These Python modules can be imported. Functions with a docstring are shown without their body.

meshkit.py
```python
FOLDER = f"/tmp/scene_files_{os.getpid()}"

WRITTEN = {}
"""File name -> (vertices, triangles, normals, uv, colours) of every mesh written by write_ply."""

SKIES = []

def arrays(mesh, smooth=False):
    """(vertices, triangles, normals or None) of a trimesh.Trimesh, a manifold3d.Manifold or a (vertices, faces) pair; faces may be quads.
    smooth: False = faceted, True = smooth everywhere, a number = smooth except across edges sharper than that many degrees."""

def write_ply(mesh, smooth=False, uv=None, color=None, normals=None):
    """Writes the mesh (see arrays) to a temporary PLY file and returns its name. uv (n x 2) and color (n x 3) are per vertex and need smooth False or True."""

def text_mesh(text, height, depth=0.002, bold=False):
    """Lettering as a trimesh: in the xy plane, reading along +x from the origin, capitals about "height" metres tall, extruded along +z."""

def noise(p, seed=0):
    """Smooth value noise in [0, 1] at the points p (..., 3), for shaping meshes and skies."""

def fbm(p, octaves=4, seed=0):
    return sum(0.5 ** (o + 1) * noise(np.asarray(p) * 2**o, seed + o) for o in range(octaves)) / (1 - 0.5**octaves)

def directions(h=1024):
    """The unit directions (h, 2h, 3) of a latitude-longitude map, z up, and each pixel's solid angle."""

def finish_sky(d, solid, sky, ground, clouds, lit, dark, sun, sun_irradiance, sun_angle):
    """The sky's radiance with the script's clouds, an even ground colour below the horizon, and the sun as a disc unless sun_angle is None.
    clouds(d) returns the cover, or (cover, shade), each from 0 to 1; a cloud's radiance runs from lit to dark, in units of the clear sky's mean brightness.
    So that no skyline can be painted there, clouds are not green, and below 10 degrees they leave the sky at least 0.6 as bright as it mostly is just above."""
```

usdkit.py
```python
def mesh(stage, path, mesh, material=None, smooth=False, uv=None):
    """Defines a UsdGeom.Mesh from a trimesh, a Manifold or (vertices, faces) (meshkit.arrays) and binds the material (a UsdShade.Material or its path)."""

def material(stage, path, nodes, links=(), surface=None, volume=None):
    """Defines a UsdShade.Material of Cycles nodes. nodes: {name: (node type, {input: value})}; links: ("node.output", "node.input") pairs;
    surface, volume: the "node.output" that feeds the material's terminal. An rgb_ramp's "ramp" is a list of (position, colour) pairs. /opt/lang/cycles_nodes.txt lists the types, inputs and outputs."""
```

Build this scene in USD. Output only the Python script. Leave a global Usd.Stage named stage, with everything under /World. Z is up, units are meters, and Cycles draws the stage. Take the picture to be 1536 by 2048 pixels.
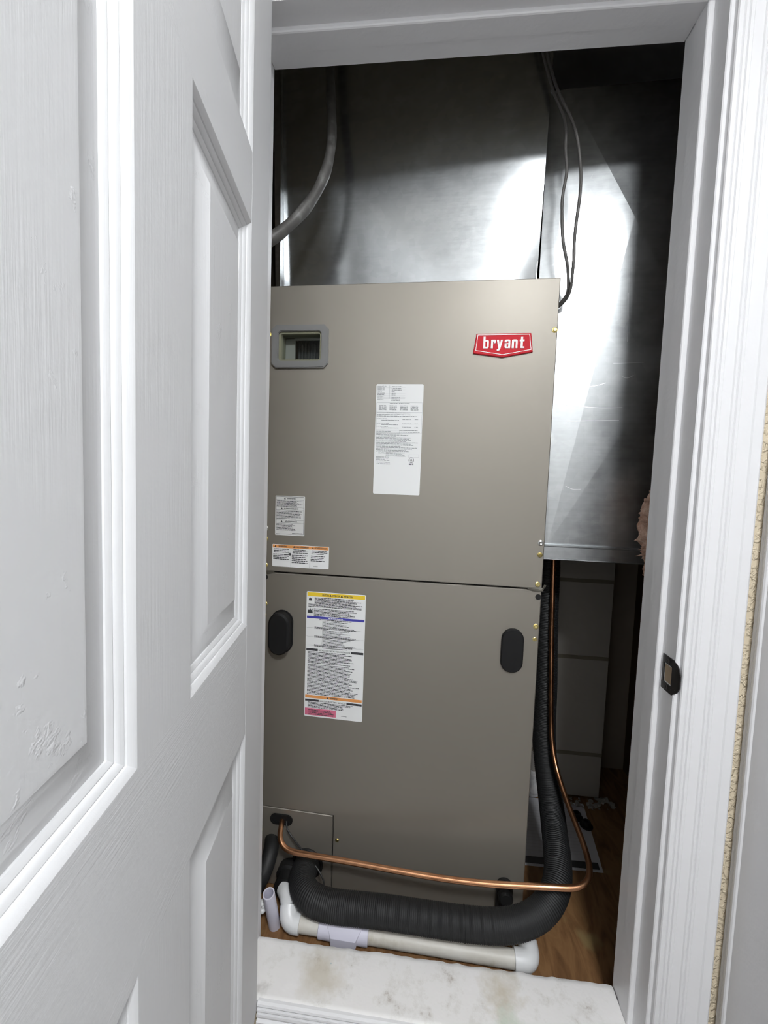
import math
import numpy as np
import trimesh
import usdkit
import meshkit
from pxr import Gf, Sdf, Usd, UsdGeom, UsdLux, UsdShade
from shapely.geometry import Polygon, box as sbox, Point, LineString
from scipy.interpolate import CubicSpline

stage = Usd.Stage.CreateInMemory()
UsdGeom.SetStageUpAxis(stage, "Z")
UsdGeom.SetStageMetersPerUnit(stage, 1.0)
UsdGeom.Xform.Define(stage, "/World")
UsdGeom.Scope.Define(stage, "/World/Looks")

# ------------------------------------------------------------------ camera
CAM_POS = np.array([0.3224, -0.7068, 1.2843])
YAW, PITCH, ROLL, FPX = -0.1054, -0.0689, 0.0346, 862.1
fw = np.array([math.sin(YAW) * math.cos(PITCH), math.cos(YAW) * math.cos(PITCH), math.sin(PITCH)])
rt = np.array([math.cos(YAW), -math.sin(YAW), 0.0])
up = np.cross(rt, fw)
rt, up = rt * math.cos(ROLL) + up * math.sin(ROLL), -rt * math.sin(ROLL) + up * math.cos(ROLL)
cam = UsdGeom.Camera.Define(stage, "/World/camera")
M = np.eye(4)
M[0, :3], M[1, :3], M[2, :3], M[3, :3] = rt, up, -fw, CAM_POS
cam.AddTransformOp().Set(Gf.Matrix4d(*M.ravel().tolist()))
cam.CreateHorizontalApertureAttr(36.0)
cam.CreateVerticalApertureAttr(48.0)
cam.CreateFocalLengthAttr(36.0 * FPX / 1536)
cam.CreateClippingRangeAttr(Gf.Vec2f(0.01, 100))
cam.CreateExposureAttr(0.0)

# ------------------------------------------------------------------ light (the hallway's ceiling lamp; its mesh is built with the room)
LAMP_POS, LAMP_R, LAMP_POWER = (0.665, -1.40, 2.44), 0.145, 181.0
LAMP_COLOR = (0.965, 0.985, 1.0)

# ------------------------------------------------------------------ helpers
used, OFF = {}, {}


def numbered(parent, name):
    n = used.get((parent, name), 0)
    used[(parent, name)] = n + 1
    return name if n == 0 else f"{name}_{n:03d}"


def keys(prim, label=None, category=None, group=None, kind=None):
    for k, v in (("label", label), ("category", category), ("group", group), ("kind", kind)):
        if v:
            prim.SetCustomDataByKey(k, v)


def thing(name, label, category=None, loc=(0, 0, 0), rz=0.0, group=None, kind=None):
    path = "/World/" + numbered("/World", name)
    x = UsdGeom.Xform.Define(stage, path)
    x.AddTranslateOp().Set(Gf.Vec3d(*map(float, loc)))
    if rz:
        x.AddRotateZOp().Set(math.degrees(rz))
    OFF[path] = np.array([0, 0, loc[2]]) if rz else np.array(loc, float)
    keys(x.GetPrim(), label, category, group, kind)
    return path


def part(parent, name, mesh, mat, label=None, kind=None, smooth=30):
    """One mesh under a thing or a part. The mesh is given in the thing's axes, with world heights."""
    path = parent + "/" + numbered(parent, name)
    if isinstance(mesh, (list, tuple)) and isinstance(mesh[0], trimesh.Trimesh):
        mesh = trimesh.util.concatenate(list(mesh))
    mesh = mesh.copy()
    top = "/".join(path.split("/")[:3])
    if top in OFF:
        mesh.apply_translation(-OFF[top])
    m = usdkit.mesh(stage, path, mesh, mat, smooth=smooth)
    keys(m.GetPrim(), label, None, None, kind)
    return path


def solo(name, mesh, mat, label, category=None, group=None, kind=None, smooth=30):
    path = "/World/" + numbered("/World", name)
    if isinstance(mesh, (list, tuple)) and isinstance(mesh[0], trimesh.Trimesh):
        mesh = trimesh.util.concatenate(list(mesh))
    m = usdkit.mesh(stage, path, mesh, mat, smooth=smooth)
    keys(m.GetPrim(), label, category, group, kind)
    return path


def box(x0, x1, y0, y1, z0, z1):
    b = trimesh.creation.box([x1 - x0, y1 - y0, z1 - z0])
    b.apply_translation([(x0 + x1) / 2, (y0 + y1) / 2, (z0 + z1) / 2])
    return b


def hull(p):
    return trimesh.convex.convex_hull(np.asarray(p, float))


def cbox(x0, x1, y0, y1, z0, z1, b=0.002):
    """Box with chamfered edges."""
    P = []
    for sx, X in ((1, x0), (-1, x1)):
        for sy, Y in ((1, y0), (-1, y1)):
            for sz, Z in ((1, z0), (-1, z1)):
                P += [(X, Y + sy * b, Z + sz * b), (X + sx * b, Y, Z + sz * b), (X + sx * b, Y + sy * b, Z)]
    return hull(P)


def plate(poly, yb, yf, bevel=0.001):
    """A convex outline in xz from the back plane yb to the front plane yf, its front edge bevelled."""
    o = np.array(poly.exterior.coords)[:-1]
    i = np.array(poly.buffer(-bevel, join_style=2).exterior.coords)[:-1]
    P = [(x, yb, z) for x, z in o] + [(x, yf + bevel, z) for x, z in o] + [(x, yf, z) for x, z in i]
    return hull(P)


def ext(poly, yb, yf):
    """Any outline in xz (holes allowed) extruded from yb forward to yf."""
    geoms = getattr(poly, "geoms", [poly])
    out = []
    for g in geoms:
        m = trimesh.creation.extrude_polygon(g, yb - yf, engine="earcut")
        v = m.vertices.copy()
        m.vertices = np.stack([v[:, 0], yb - v[:, 2], v[:, 1]], 1)
        out.append(m)
    return trimesh.util.concatenate(out)


def words(s, x, z, h, yf, width=None, bold=False, depth=0.0003, center=False):
    m = meshkit.text_mesh(s, h, depth, bold=bold)
    v = m.vertices.copy()
    w = v[:, 0].max() - v[:, 0].min()
    k = width / w if width else 1.0
    v[:, 0] = (v[:, 0] - v[:, 0].min()) * k
    if center:
        v[:, 0] -= w * k / 2
    m.vertices = np.stack([x + v[:, 0], yf + depth - v[:, 2], z + v[:, 1]], 1)
    return m


def cut(a, b):
    return trimesh.boolean.difference([a, b], engine="manifold")


def smooth_path(pts, step=0.006):
    p = np.asarray(pts, float)
    t = np.r_[0, np.cumsum(np.linalg.norm(np.diff(p, axis=0), axis=1))]
    cs = CubicSpline(t, p)
    n = max(8, int(t[-1] / step))
    return cs(np.linspace(0, t[-1], n))


def relax(pts, n=4):
    p = np.asarray(pts, float)
    for _ in range(n):
        q = p.copy()
        q[1:-1] = 0.25 * p[:-2] + 0.5 * p[1:-1] + 0.25 * p[2:]
        p = q
    return p


def tube(pts, r, n=20, step=0.006, raw=False, wall=None):
    """A round tube along a smooth path; r may be a function of arc length."""
    p = np.asarray(pts, float) if raw else smooth_path(pts, step)
    t = np.gradient(p, axis=0)
    t /= np.linalg.norm(t, axis=1, keepdims=True)
    s = np.r_[0, np.cumsum(np.linalg.norm(np.diff(p, axis=0), axis=1))]
    a = np.cross(t[0], [0.3, 0.5, 0.81])
    a /= np.linalg.norm(a)
    V = []
    ang = np.linspace(0, 2 * np.pi, n, endpoint=False)
    for i in range(len(p)):
        a = a - t[i] * (a @ t[i])
        a /= np.linalg.norm(a)
        b = np.cross(t[i], a)
        rad = r(s[i]) if callable(r) else r
        V.append(p[i] + rad * (np.cos(ang)[:, None] * a + np.sin(ang)[:, None] * b))
    V = np.array(V)
    m = len(p)
    F = []
    for i in range(m - 1):
        for j in range(n):
            k = (j + 1) % n
            A, B, Cc, D = i * n + j, i * n + k, (i + 1) * n + k, (i + 1) * n + j
            F += [(A, B, Cc), (A, Cc, D)]
    V = V.reshape(-1, 3)
    V = np.vstack([V, p[0], p[-1]])
    for j in range(n):
        k = (j + 1) % n
        F += [(m * n, k, j), (m * n + 1, (m - 1) * n + j, (m - 1) * n + k)]
    return trimesh.Trimesh(V, F, process=False)


def lathe(profile, n=32):
    return trimesh.creation.revolve(np.asarray(profile, float), sections=n)


def along(mesh, origin, direction):
    """Turns a mesh built along +z to stand at origin along direction."""
    T = trimesh.geometry.align_vectors([0, 0, 1], np.asarray(direction, float) / np.linalg.norm(direction))
    mesh = mesh.copy()
    mesh.apply_transform(T)
    mesh.apply_translation(origin)
    return mesh


def capsule(x, z, w, h, n=12):
    r = min(w, h) / 2
    L = LineString([(x, z - (h / 2 - r)), (x, z + (h / 2 - r))]) if h >= w else LineString([(x - (w / 2 - r), z), (x + (w / 2 - r), z)])
    return L.buffer(r, quad_segs=n)


def rings(x0, x1, z0, z1, profile, y0=0.0, cap=False):
    """Mitred frame: profile is a list of (inset, height toward -y... given as signed y offset)."""
    V, F = [], []
    for d, h in profile:
        V += [(x0 + d, y0 + h, z0 + d), (x1 - d, y0 + h, z0 + d), (x1 - d, y0 + h, z1 - d), (x0 + d, y0 + h, z1 - d)]
    for i in range(len(profile) - 1):
        for j in range(4):
            k = (j + 1) % 4
            a, b, c, d = 4 * i + j, 4 * i + k, 4 * i + 4 + k, 4 * i + 4 + j
            F += [(a, b, c), (a, c, d)]
    if cap:
        b = 4 * (len(profile) - 1)
        F += [(b, b + 1, b + 2), (b, b + 2, b + 3)]
    return trimesh.Trimesh(V, F, process=False)


def sweep_profile(prof, p0, p1, u, v):
    """Prism: 2-D closed profile (a, b) placed on axes u, v at p0 and run to p1, flat shaded."""
    prof = np.asarray(prof, float)
    poly = Polygon(prof)
    u, v, p0, p1 = map(lambda q: np.asarray(q, float), (u, v, p0, p1))
    m = trimesh.creation.extrude_polygon(poly, 1.0, engine="earcut")
    w = m.vertices
    m = trimesh.Trimesh(p0 + w[:, :1] * u + w[:, 1:2] * v + w[:, 2:3] * (p1 - p0), m.faces, process=False)
    if m.volume < 0:
        m.invert()
    return m


# ------------------------------------------------------------------ materials
def mat(name, nodes, links, surface="p.BSDF"):
    return usdkit.material(stage, "/World/Looks/" + name, nodes, links, surface=surface)


def plain(name, color, rough=0.5, metallic=0.0, bump=None, **kw):
    nodes = {"p": ("principled_bsdf", {"base_color": color, "roughness": rough, "metallic": metallic, **kw})}
    links = []
    if bump:
        scale, strength, dist = bump[:3]
        nodes["tc"] = ("texture_coordinate", {})
        nodes["mp"] = ("mapping", {"scale": bump[3] if len(bump) > 3 else (1, 1, 1)})
        nodes["nz"] = ("noise_texture", {"scale": scale, "detail": 4.0, "roughness": 0.55})
        nodes["bp"] = ("bump", {"strength": strength, "distance": dist})
        links += [("tc.object", "mp.vector"), ("mp.vector", "nz.vector"), ("nz.fac", "bp.height"), ("bp.normal", "p.normal")]
    return mat(name, nodes, links)


WHITE = (0.80, 0.80, 0.815)
M_trim = plain("trim_paint", WHITE, 0.38, bump=(35, 0.25, 0.004))
M_ceiling = plain("ceiling_paint", (0.86, 0.86, 0.86), 0.8)
M_room = plain("room_wall_paint", (0.80, 0.80, 0.80), 0.7)
M_floor_room = plain("room_floor_vinyl", (0.08, 0.06, 0.045), 0.5)


def door_mat(name, scale, pock=0.0, strength=0.22):
    nodes = {
        "p": ("principled_bsdf", {"base_color": (0.74, 0.745, 0.76), "roughness": 0.55}),
        "tc": ("texture_coordinate", {}),
        "mp": ("mapping", {"scale": scale}),
        "nz": ("noise_texture", {"scale": 1.0, "detail": 3.0, "roughness": 0.6}),
        "mk": ("noise_texture", {"scale": 7.0, "detail": 1.0}),
        "mr": ("map_range", {"from_min": 0.42, "from_max": 0.62, "to_min": 0.15, "to_max": 1.0, "clamp": True}),
        "mu": ("math", {"math_type": "multiply"}),
        "or": ("noise_texture", {"scale": 140.0, "detail": 2.0}),
        "pk": ("noise_texture", {"scale": 26.0, "detail": 5.0, "roughness": 0.7}),
        "pr": ("map_range", {"from_min": 0.60, "from_max": 0.72, "to_min": 0.0, "to_max": pock, "clamp": True}),
        "a1": ("math", {"math_type": "multiply_add", "value2": 0.35}),
        "a2": ("math", {"math_type": "add"}),
        "bp": ("bump", {"strength": strength, "distance": 0.0016}),
    }
    links = [("tc.object", "mp.vector"), ("mp.vector", "nz.vector"), ("tc.object", "mk.vector"), ("mk.fac", "mr.value"),
             ("nz.fac", "mu.value1"), ("mr.result", "mu.value2"), ("tc.object", "or.vector"), ("tc.object", "pk.vector"), ("pk.fac", "pr.value"),
             ("or.fac", "a1.value1"), ("mu.value", "a1.value3"), ("a1.value", "a2.value1"), ("pr.result", "a2.value2"),
             ("a2.value", "bp.height"), ("bp.normal", "p.normal")]
    return mat(name, nodes, links)


M_door_v = door_mat("door_paint_upright_grain", (330, 330, 9))
M_door_h = door_mat("door_paint_level_grain", (9, 330, 330), 0.0, 0.42)
M_door_p = door_mat("door_paint_panel", (260, 260, 8), 1.6)

M_tan = mat("tan_knockdown_wall", {
    "p": ("principled_bsdf", {"base_color": (0.72, 0.625, 0.47), "roughness": 0.6}),
    "tc": ("texture_coordinate", {}),
    "nz": ("noise_texture", {"scale": 95.0, "detail": 3.0, "distortion": 0.8}),
    "mr": ("map_range", {"from_min": 0.45, "from_max": 0.6, "clamp": True}),
    "bp": ("bump", {"strength": 0.7, "distance": 0.003}),
}, [("tc.object", "nz.vector"), ("nz.fac", "mr.value"), ("mr.result", "bp.height"), ("bp.normal", "p.normal")])

M_ahu = mat("taupe_metal_paint", {
    "p": ("principled_bsdf", {"base_color": (0.35, 0.328, 0.292), "roughness": 0.35, "metallic": 0.9}),
    "p2": ("principled_bsdf", {"base_color": (0.36, 0.336, 0.296), "roughness": 0.68, "metallic": 0.9}),
    "mx": ("mix_closure", {"fac": 0.86}),
    "tc": ("texture_coordinate", {}),
    "lo": ("noise_texture", {"scale": 3.2, "detail": 0.0}),
    "hi": ("noise_texture", {"scale": 900.0, "detail": 1.0}),
    "b1": ("bump", {"strength": 0.3, "distance": 0.010}),
    "b2": ("bump", {"strength": 0.06, "distance": 0.0006}),
}, [("tc.object", "lo.vector"), ("tc.object", "hi.vector"), ("lo.fac", "b1.height"), ("b1.normal", "b2.normal"), ("hi.fac", "b2.height"), ("b2.normal", "p.normal"), ("b2.normal", "p2.normal"),
    ("p.BSDF", "mx.closure1"), ("p2.BSDF", "mx.closure2")], surface="mx.closure")

def galv(name, r0, r1, rough2, f0, f1):
    return mat(name, {
    "p": ("principled_bsdf", {"roughness": 0.2, "metallic": 1.0}),
    "p2": ("principled_bsdf", {"roughness": rough2, "metallic": 1.0}),
    "mx": ("mix_closure", {"fac": 0.5}),
    "tc": ("texture_coordinate", {}),
    "mp": ("mapping", {"scale": (2.5, 40, 40)}),
    "st": ("noise_texture", {"scale": 3.0, "detail": 4.0, "roughness": 0.65}),
    "sp": ("voronoi_texture", {"scale": 60.0}),
    "cl": ("noise_texture", {"scale": 6.0, "detail": 4.0, "roughness": 0.6}),
    "r1": ("map_range", {"from_min": 0.3, "from_max": 0.7, "to_min": -0.012, "to_max": 0.012}),
    "r2": ("map_range", {"from_min": 0.3, "from_max": 0.7, "to_min": r0, "to_max": r1}),
    "ra": ("math", {"math_type": "add"}),
    "fm": ("map_range", {"from_min": 0.3, "from_max": 0.7, "to_min": f0, "to_max": f1}),
    "lo": ("noise_texture", {"scale": 4.0, "detail": 1.0}),
    "b1": ("bump", {"strength": 0.22, "distance": 0.010}),
    "m1": ("mix", {"color1": (0.50, 0.522, 0.535), "color2": (0.56, 0.58, 0.59)}),
}, [("tc.object", "mp.vector"), ("mp.vector", "st.vector"), ("tc.object", "sp.vector"), ("tc.object", "cl.vector"), ("st.fac", "r1.value"), ("cl.fac", "r2.value"),
    ("r1.result", "ra.value1"), ("r2.result", "ra.value2"), ("ra.value", "p.roughness"), ("tc.object", "lo.vector"), ("lo.fac", "b1.height"), ("b1.normal", "p.normal"), ("b1.normal", "p2.normal"),
    ("cl.fac", "fm.value"), ("fm.result", "mx.fac"), ("sp.color", "m1.fac"), ("m1.color", "p.base_color"), ("m1.color", "p2.base_color"), ("p.BSDF", "mx.closure1"), ("p2.BSDF", "mx.closure2")], surface="mx.closure")


M_galv = galv("galvanized_sheet", 0.17, 0.24, 0.42, 0.12, 0.28)
M_galv_d = galv("dull_scratched_galvanized_sheet", 0.25, 0.36, 0.50, 0.2, 0.5)
M_scratch = plain("bright_scratch", (0.86, 0.87, 0.88), 0.35, 0.9)

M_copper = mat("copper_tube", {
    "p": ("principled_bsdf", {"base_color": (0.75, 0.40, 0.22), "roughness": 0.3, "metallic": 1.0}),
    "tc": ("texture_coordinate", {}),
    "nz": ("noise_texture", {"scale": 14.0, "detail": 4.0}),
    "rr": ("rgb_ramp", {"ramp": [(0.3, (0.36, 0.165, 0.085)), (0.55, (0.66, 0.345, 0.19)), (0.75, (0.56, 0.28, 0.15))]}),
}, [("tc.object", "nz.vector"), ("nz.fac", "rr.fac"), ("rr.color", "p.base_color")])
M_foam = plain("black_foam_insulation", (0.0095, 0.010, 0.0108), 0.6, bump=(160, 0.3, 0.001))
M_rubber = plain("black_rubber", (0.008, 0.008, 0.0085), 0.62, specular_ior_level=0.3)
M_black = plain("dark_gap", (0.01, 0.01, 0.01), 0.8)
M_wire = plain("wire_jacket", (0.10, 0.095, 0.09), 0.5)
M_wire_b = plain("black_wire_jacket", (0.02, 0.02, 0.02), 0.45)
M_conduit = mat("grey_flexible_cable_jacket", {
    "p": ("principled_bsdf", {"base_color": (0.3, 0.295, 0.285), "roughness": 0.45}),
    "tc": ("texture_coordinate", {}),
    "nz": ("noise_texture", {"scale": 30.0, "detail": 4.0}),
    "rr": ("rgb_ramp", {"ramp": [(0.3, (0.065, 0.062, 0.058)), (0.6, (0.115, 0.112, 0.106)), (0.75, (0.22, 0.22, 0.215))]}),
    "bp": ("bump", {"strength": 0.4, "distance": 0.003}),
}, [("tc.object", "nz.vector"), ("nz.fac", "rr.fac"), ("rr.color", "p.base_color"), ("nz.fac", "bp.height"), ("bp.normal", "p.normal")])
M_pvc_old = mat("aged_white_pvc", {
    "p": ("principled_bsdf", {"base_color": (0.66, 0.63, 0.57), "roughness": 0.45}),
    "tc": ("texture_coordinate", {}),
    "nz": ("noise_texture", {"scale": 14.0, "detail": 5.0, "roughness": 0.6}),
    "rr": ("rgb_ramp", {"ramp": [(0.28, (0.40, 0.36, 0.26)), (0.45, (0.64, 0.61, 0.55)), (0.7, (0.72, 0.70, 0.65))]}),
}, [("tc.object", "nz.vector"), ("nz.fac", "rr.fac"), ("rr.color", "p.base_color")])
M_pvc = plain("white_pvc", (0.80, 0.81, 0.82), 0.35)
M_pvc_l = plain("bluish_white_pvc", (0.70, 0.69, 0.80), 0.4)
M_brass = plain("yellow_zinc_screw", (0.85, 0.72, 0.32), 0.28, 1.0)
M_zinc = plain("silver_screw", (0.7, 0.7, 0.68), 0.3, 1.0)
M_bronze = plain("strike_bronze", (0.035, 0.032, 0.032), 0.32, 0.6)
M_red = plain("badge_red", (0.58, 0.022, 0.035), 0.6, specular_ior_level=0.2)
M_pink = plain("badge_white", (0.86, 0.83, 0.83), 0.4)
M_label = plain("label_white", (0.82, 0.83, 0.83), 0.45)
M_label_g = plain("label_pale_grey", (0.68, 0.68, 0.67), 0.45)
M_ink = plain("label_ink", (0.05, 0.05, 0.055), 0.5)
M_ink_g = plain("label_grey_ink", (0.30, 0.31, 0.32), 0.5)
M_yellow = plain("label_yellow", (0.85, 0.60, 0.04), 0.45)
M_orange = plain("label_orange", (0.78, 0.33, 0.10), 0.45)
M_blue = plain("label_blue", (0.06, 0.06, 0.38), 0.45)
M_rose = plain("label_rose", (0.68, 0.17, 0.27), 0.45)
M_frame = plain("grey_window_frame", (0.20, 0.20, 0.20), 0.42)
M_foamy = plain("yellow_seal", (0.20, 0.20, 0.135), 0.6)
M_inplate = plain("inner_plate", (0.42, 0.42, 0.40), 0.4, 0.4)
M_dark = plain("dark_interior", (0.03, 0.032, 0.034), 0.5)
M_fin = plain("filter_fin", (0.07, 0.072, 0.075), 0.4, 0.3)
M_paper = mat("printed_paper", {
    "p": ("principled_bsdf", {"base_color": (0.6, 0.6, 0.63), "roughness": 0.6}),
}, [])
M_paper_print = plain("grey_print", (0.56, 0.56, 0.58), 0.6)
M_film = plain("clear_bag_film", (0.75, 0.75, 0.76), 0.25)
M_insul = mat("fibreglass_insulation", {
    "p": ("principled_bsdf", {"base_color": (0.55, 0.36, 0.27), "roughness": 0.95}),
    "tc": ("texture_coordinate", {}),
    "nz": ("noise_texture", {"scale": 45.0, "detail": 5.0, "roughness": 0.7}),
    "rr": ("rgb_ramp", {"ramp": [(0.3, (0.38, 0.21, 0.14)), (0.6, (0.60, 0.41, 0.32)), (0.8, (0.70, 0.55, 0.45))]}),
    "bp": ("bump", {"strength": 0.9, "distance": 0.006}),
}, [("tc.object", "nz.vector"), ("nz.fac", "rr.fac"), ("rr.color", "p.base_color"), ("nz.fac", "bp.height"), ("bp.normal", "p.normal")])
M_plywood = mat("plywood_deck", {
    "p": ("principled_bsdf", {"base_color": (0.4, 0.22, 0.1), "roughness": 0.55}),
    "ge": ("texture_coordinate", {}),
    "mp": ("mapping", {"scale": (14, 3.2, 5), "rotation": (0, 0, 0.35)}),
    "nz": ("noise_texture", {"scale": 2.2, "detail": 6.0, "roughness": 0.62, "distortion": 1.4}),
    "n2": ("noise_texture", {"scale": 11.0, "detail": 3.0}),
    "rr": ("rgb_ramp", {"ramp": [(0.25, (0.11, 0.05, 0.02)), (0.45, (0.20, 0.10, 0.04)), (0.6, (0.27, 0.145, 0.06)), (0.75, (0.22, 0.11, 0.047))]}),
    "r2": ("rgb_ramp", {"ramp": [(0.62, (0, 0, 0)), (0.72, (1, 1, 1))]}),
    "mx": ("mix", {"color2": (0.32, 0.25, 0.11)}),
    "hf": ("math", {"math_type": "multiply", "value2": 0.6}),
}, [("ge.object", "mp.vector"), ("mp.vector", "nz.vector"), ("ge.object", "n2.vector"), ("nz.fac", "rr.fac"), ("rr.color", "mx.color1"), ("n2.fac", "r2.fac"),
    ("r2.color", "hf.value1"), ("hf.value", "mx.fac"), ("mx.color", "p.base_color")])
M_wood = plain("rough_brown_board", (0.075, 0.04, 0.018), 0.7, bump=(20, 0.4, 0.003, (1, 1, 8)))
M_drywall = plain("bare_drywall", (0.34, 0.32, 0.29), 0.85, bump=(60, 0.2, 0.002))
M_joint = plain("drywall_joint", (0.17, 0.15, 0.115), 0.9)
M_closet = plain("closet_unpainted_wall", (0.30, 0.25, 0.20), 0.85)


def blob(nm, at, r0, r1, col, nodes, links, prev):
    """One stain with a shape of its own, at a place on the board."""
    nodes[nm + "d"] = ("vector_math", {"math_type": "distance", "vector2": at})
    nodes[nm + "r"] = ("map_range", {"from_min": r0, "from_max": r1, "to_min": 0.75, "to_max": 0.0, "clamp": True})
    nodes[nm + "m"] = ("mix", {"color2": col})
    links += [("wa.vector", nm + "d.vector1"), (nm + "d.value", nm + "r.value"), (nm + "r.result", nm + "m.fac"), (prev, nm + "m.color1")]
    return nm + "m.color"


_n = {
    "p": ("principled_bsdf", {"roughness": 0.5}),
    "ge": ("texture_coordinate", {}),
    "wn": ("noise_texture", {"scale": 18.0, "detail": 4.0, "roughness": 0.65}),
    "ws": ("vector_math", {"math_type": "scale", "scale": 0.10}),
    "wa": ("vector_math", {"math_type": "add"}),
    "nz": ("noise_texture", {"scale": 26.0, "detail": 6.0, "roughness": 0.7}),
    "rr": ("rgb_ramp", {"ramp": [(0.27, (0.50, 0.46, 0.42)), (0.37, (0.77, 0.755, 0.735)), (0.48, (0.85, 0.84, 0.83)), (0.6, (0.85, 0.835, 0.83)), (0.8, (0.88, 0.87, 0.87))]}),
    "bp": ("bump", {"strength": 0.35, "distance": 0.003}),
}
_l = [("ge.object", "wn.vector"), ("wn.color", "ws.vector1"), ("ws.vector", "wa.vector1"), ("ge.object", "wa.vector2"), ("ge.object", "nz.vector"), ("nz.fac", "rr.fac"), ("wn.fac", "bp.height"), ("bp.normal", "p.normal")]
_c = "rr.color"
for nm, at, r0, r1, col in (("s1", (0.20, 0.10, 0.384), 0.012, 0.055, (0.60, 0.55, 0.45)), ("s2", (0.545, 0.115, 0.384), 0.010, 0.045, (0.56, 0.50, 0.38)),
                            ("s3", (0.555, 0.075, 0.384), 0.006, 0.034, (0.58, 0.66, 0.56)), ("s4", (0.225, 0.115, 0.384), 0.001, 0.005, (0.25, 0.45, 0.52)),
                            ("s5", (0.58, 0.052, 0.384), 0.001, 0.006, (0.20, 0.30, 0.50)), ("s6", (0.09, 0.055, 0.384), 0.003, 0.02, (0.5, 0.48, 0.46))):
    _c = blob(nm, at, r0, r1, col, _n, _l, _c)
_l.append((_c, "p.base_color"))
M_sill = mat("stained_white_board", _n, _l)

# ------------------------------------------------------------------ room shell (setting)
W = 0.7175      # clear width between the jambs
ZH = 2.035      # underside of the head jamb
ZS = 0.334      # top of the raised closet sill
ZF = 0.286      # plywood deck of the closet
RX = 0.8265      # wall at the right, at right angles
S = "structure"
solo("floor", box(-1.15, RX + 0.1, -2.4, 0.0, -0.05, 0.0), M_floor_room, "brown hallway floor below the raised closet", kind=S)
solo("ceiling", box(-1.15, 1.2, -2.4, 0.95, 2.44, 2.5), M_ceiling, "white ceiling over hallway and closet", kind=S)
solo("wall_back", box(-1.15, RX + 0.1, -2.5, -2.4, 0.0, 2.44), M_room, "plain wall behind the camera", kind=S)
solo("wall_left", box(-1.25, -1.15, -2.4, 0.0, 0.0, 2.44), M_room, "plain hallway wall behind the open door", kind=S)
solo("wall_right", box(RX, RX + 0.1, -2.4, 0.0, 0.0, 2.44), M_room, "pale hallway wall meeting the closet wall at the right corner", kind=S)
wf = thing("wall_front", "tan textured wall round the closet opening, strip showing right of the casing", kind=S)
part(wf, "wall_panel", box(W + 0.019, RX, 0.0, 0.1045, 0.0, 2.44), M_tan)
part(wf, "wall_panel", box(-1.15, -0.019, 0.0, 0.1045, 0.0, 2.44), M_tan)
part(wf, "wall_panel", box(-0.019, W + 0.019, 0.0, 0.1045, ZH + 0.019, 2.44), M_tan)
part(wf, "wall_panel", box(-0.019, W + 0.019, 0.004, 0.1045, 0.0, 0.268), M_tan)

# closet enclosure
solo("wall_closet_back", box(-0.16, 1.05, 0.86, 0.92, 0.0, 2.44), M_closet, "dark closet wall behind the air handler", kind=S)
solo("wall_closet_left", box(-0.22, -0.16, 0.1045, 0.92, 0.0, 2.44), M_closet, "dark closet wall left of the air handler", kind=S)
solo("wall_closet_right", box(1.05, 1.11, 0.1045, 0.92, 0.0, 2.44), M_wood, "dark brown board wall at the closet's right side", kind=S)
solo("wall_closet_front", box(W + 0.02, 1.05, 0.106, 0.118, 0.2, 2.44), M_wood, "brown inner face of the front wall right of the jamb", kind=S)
dp = thing("wall_closet_inner", "grey drywall panel standing deep in the closet right of the black hose", kind=S)
part(dp, "drywall_sheet", cbox(0.66, 0.900, 0.680, 0.694, ZF + 0.012, 1.20, 0.001), M_drywall)
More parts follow.
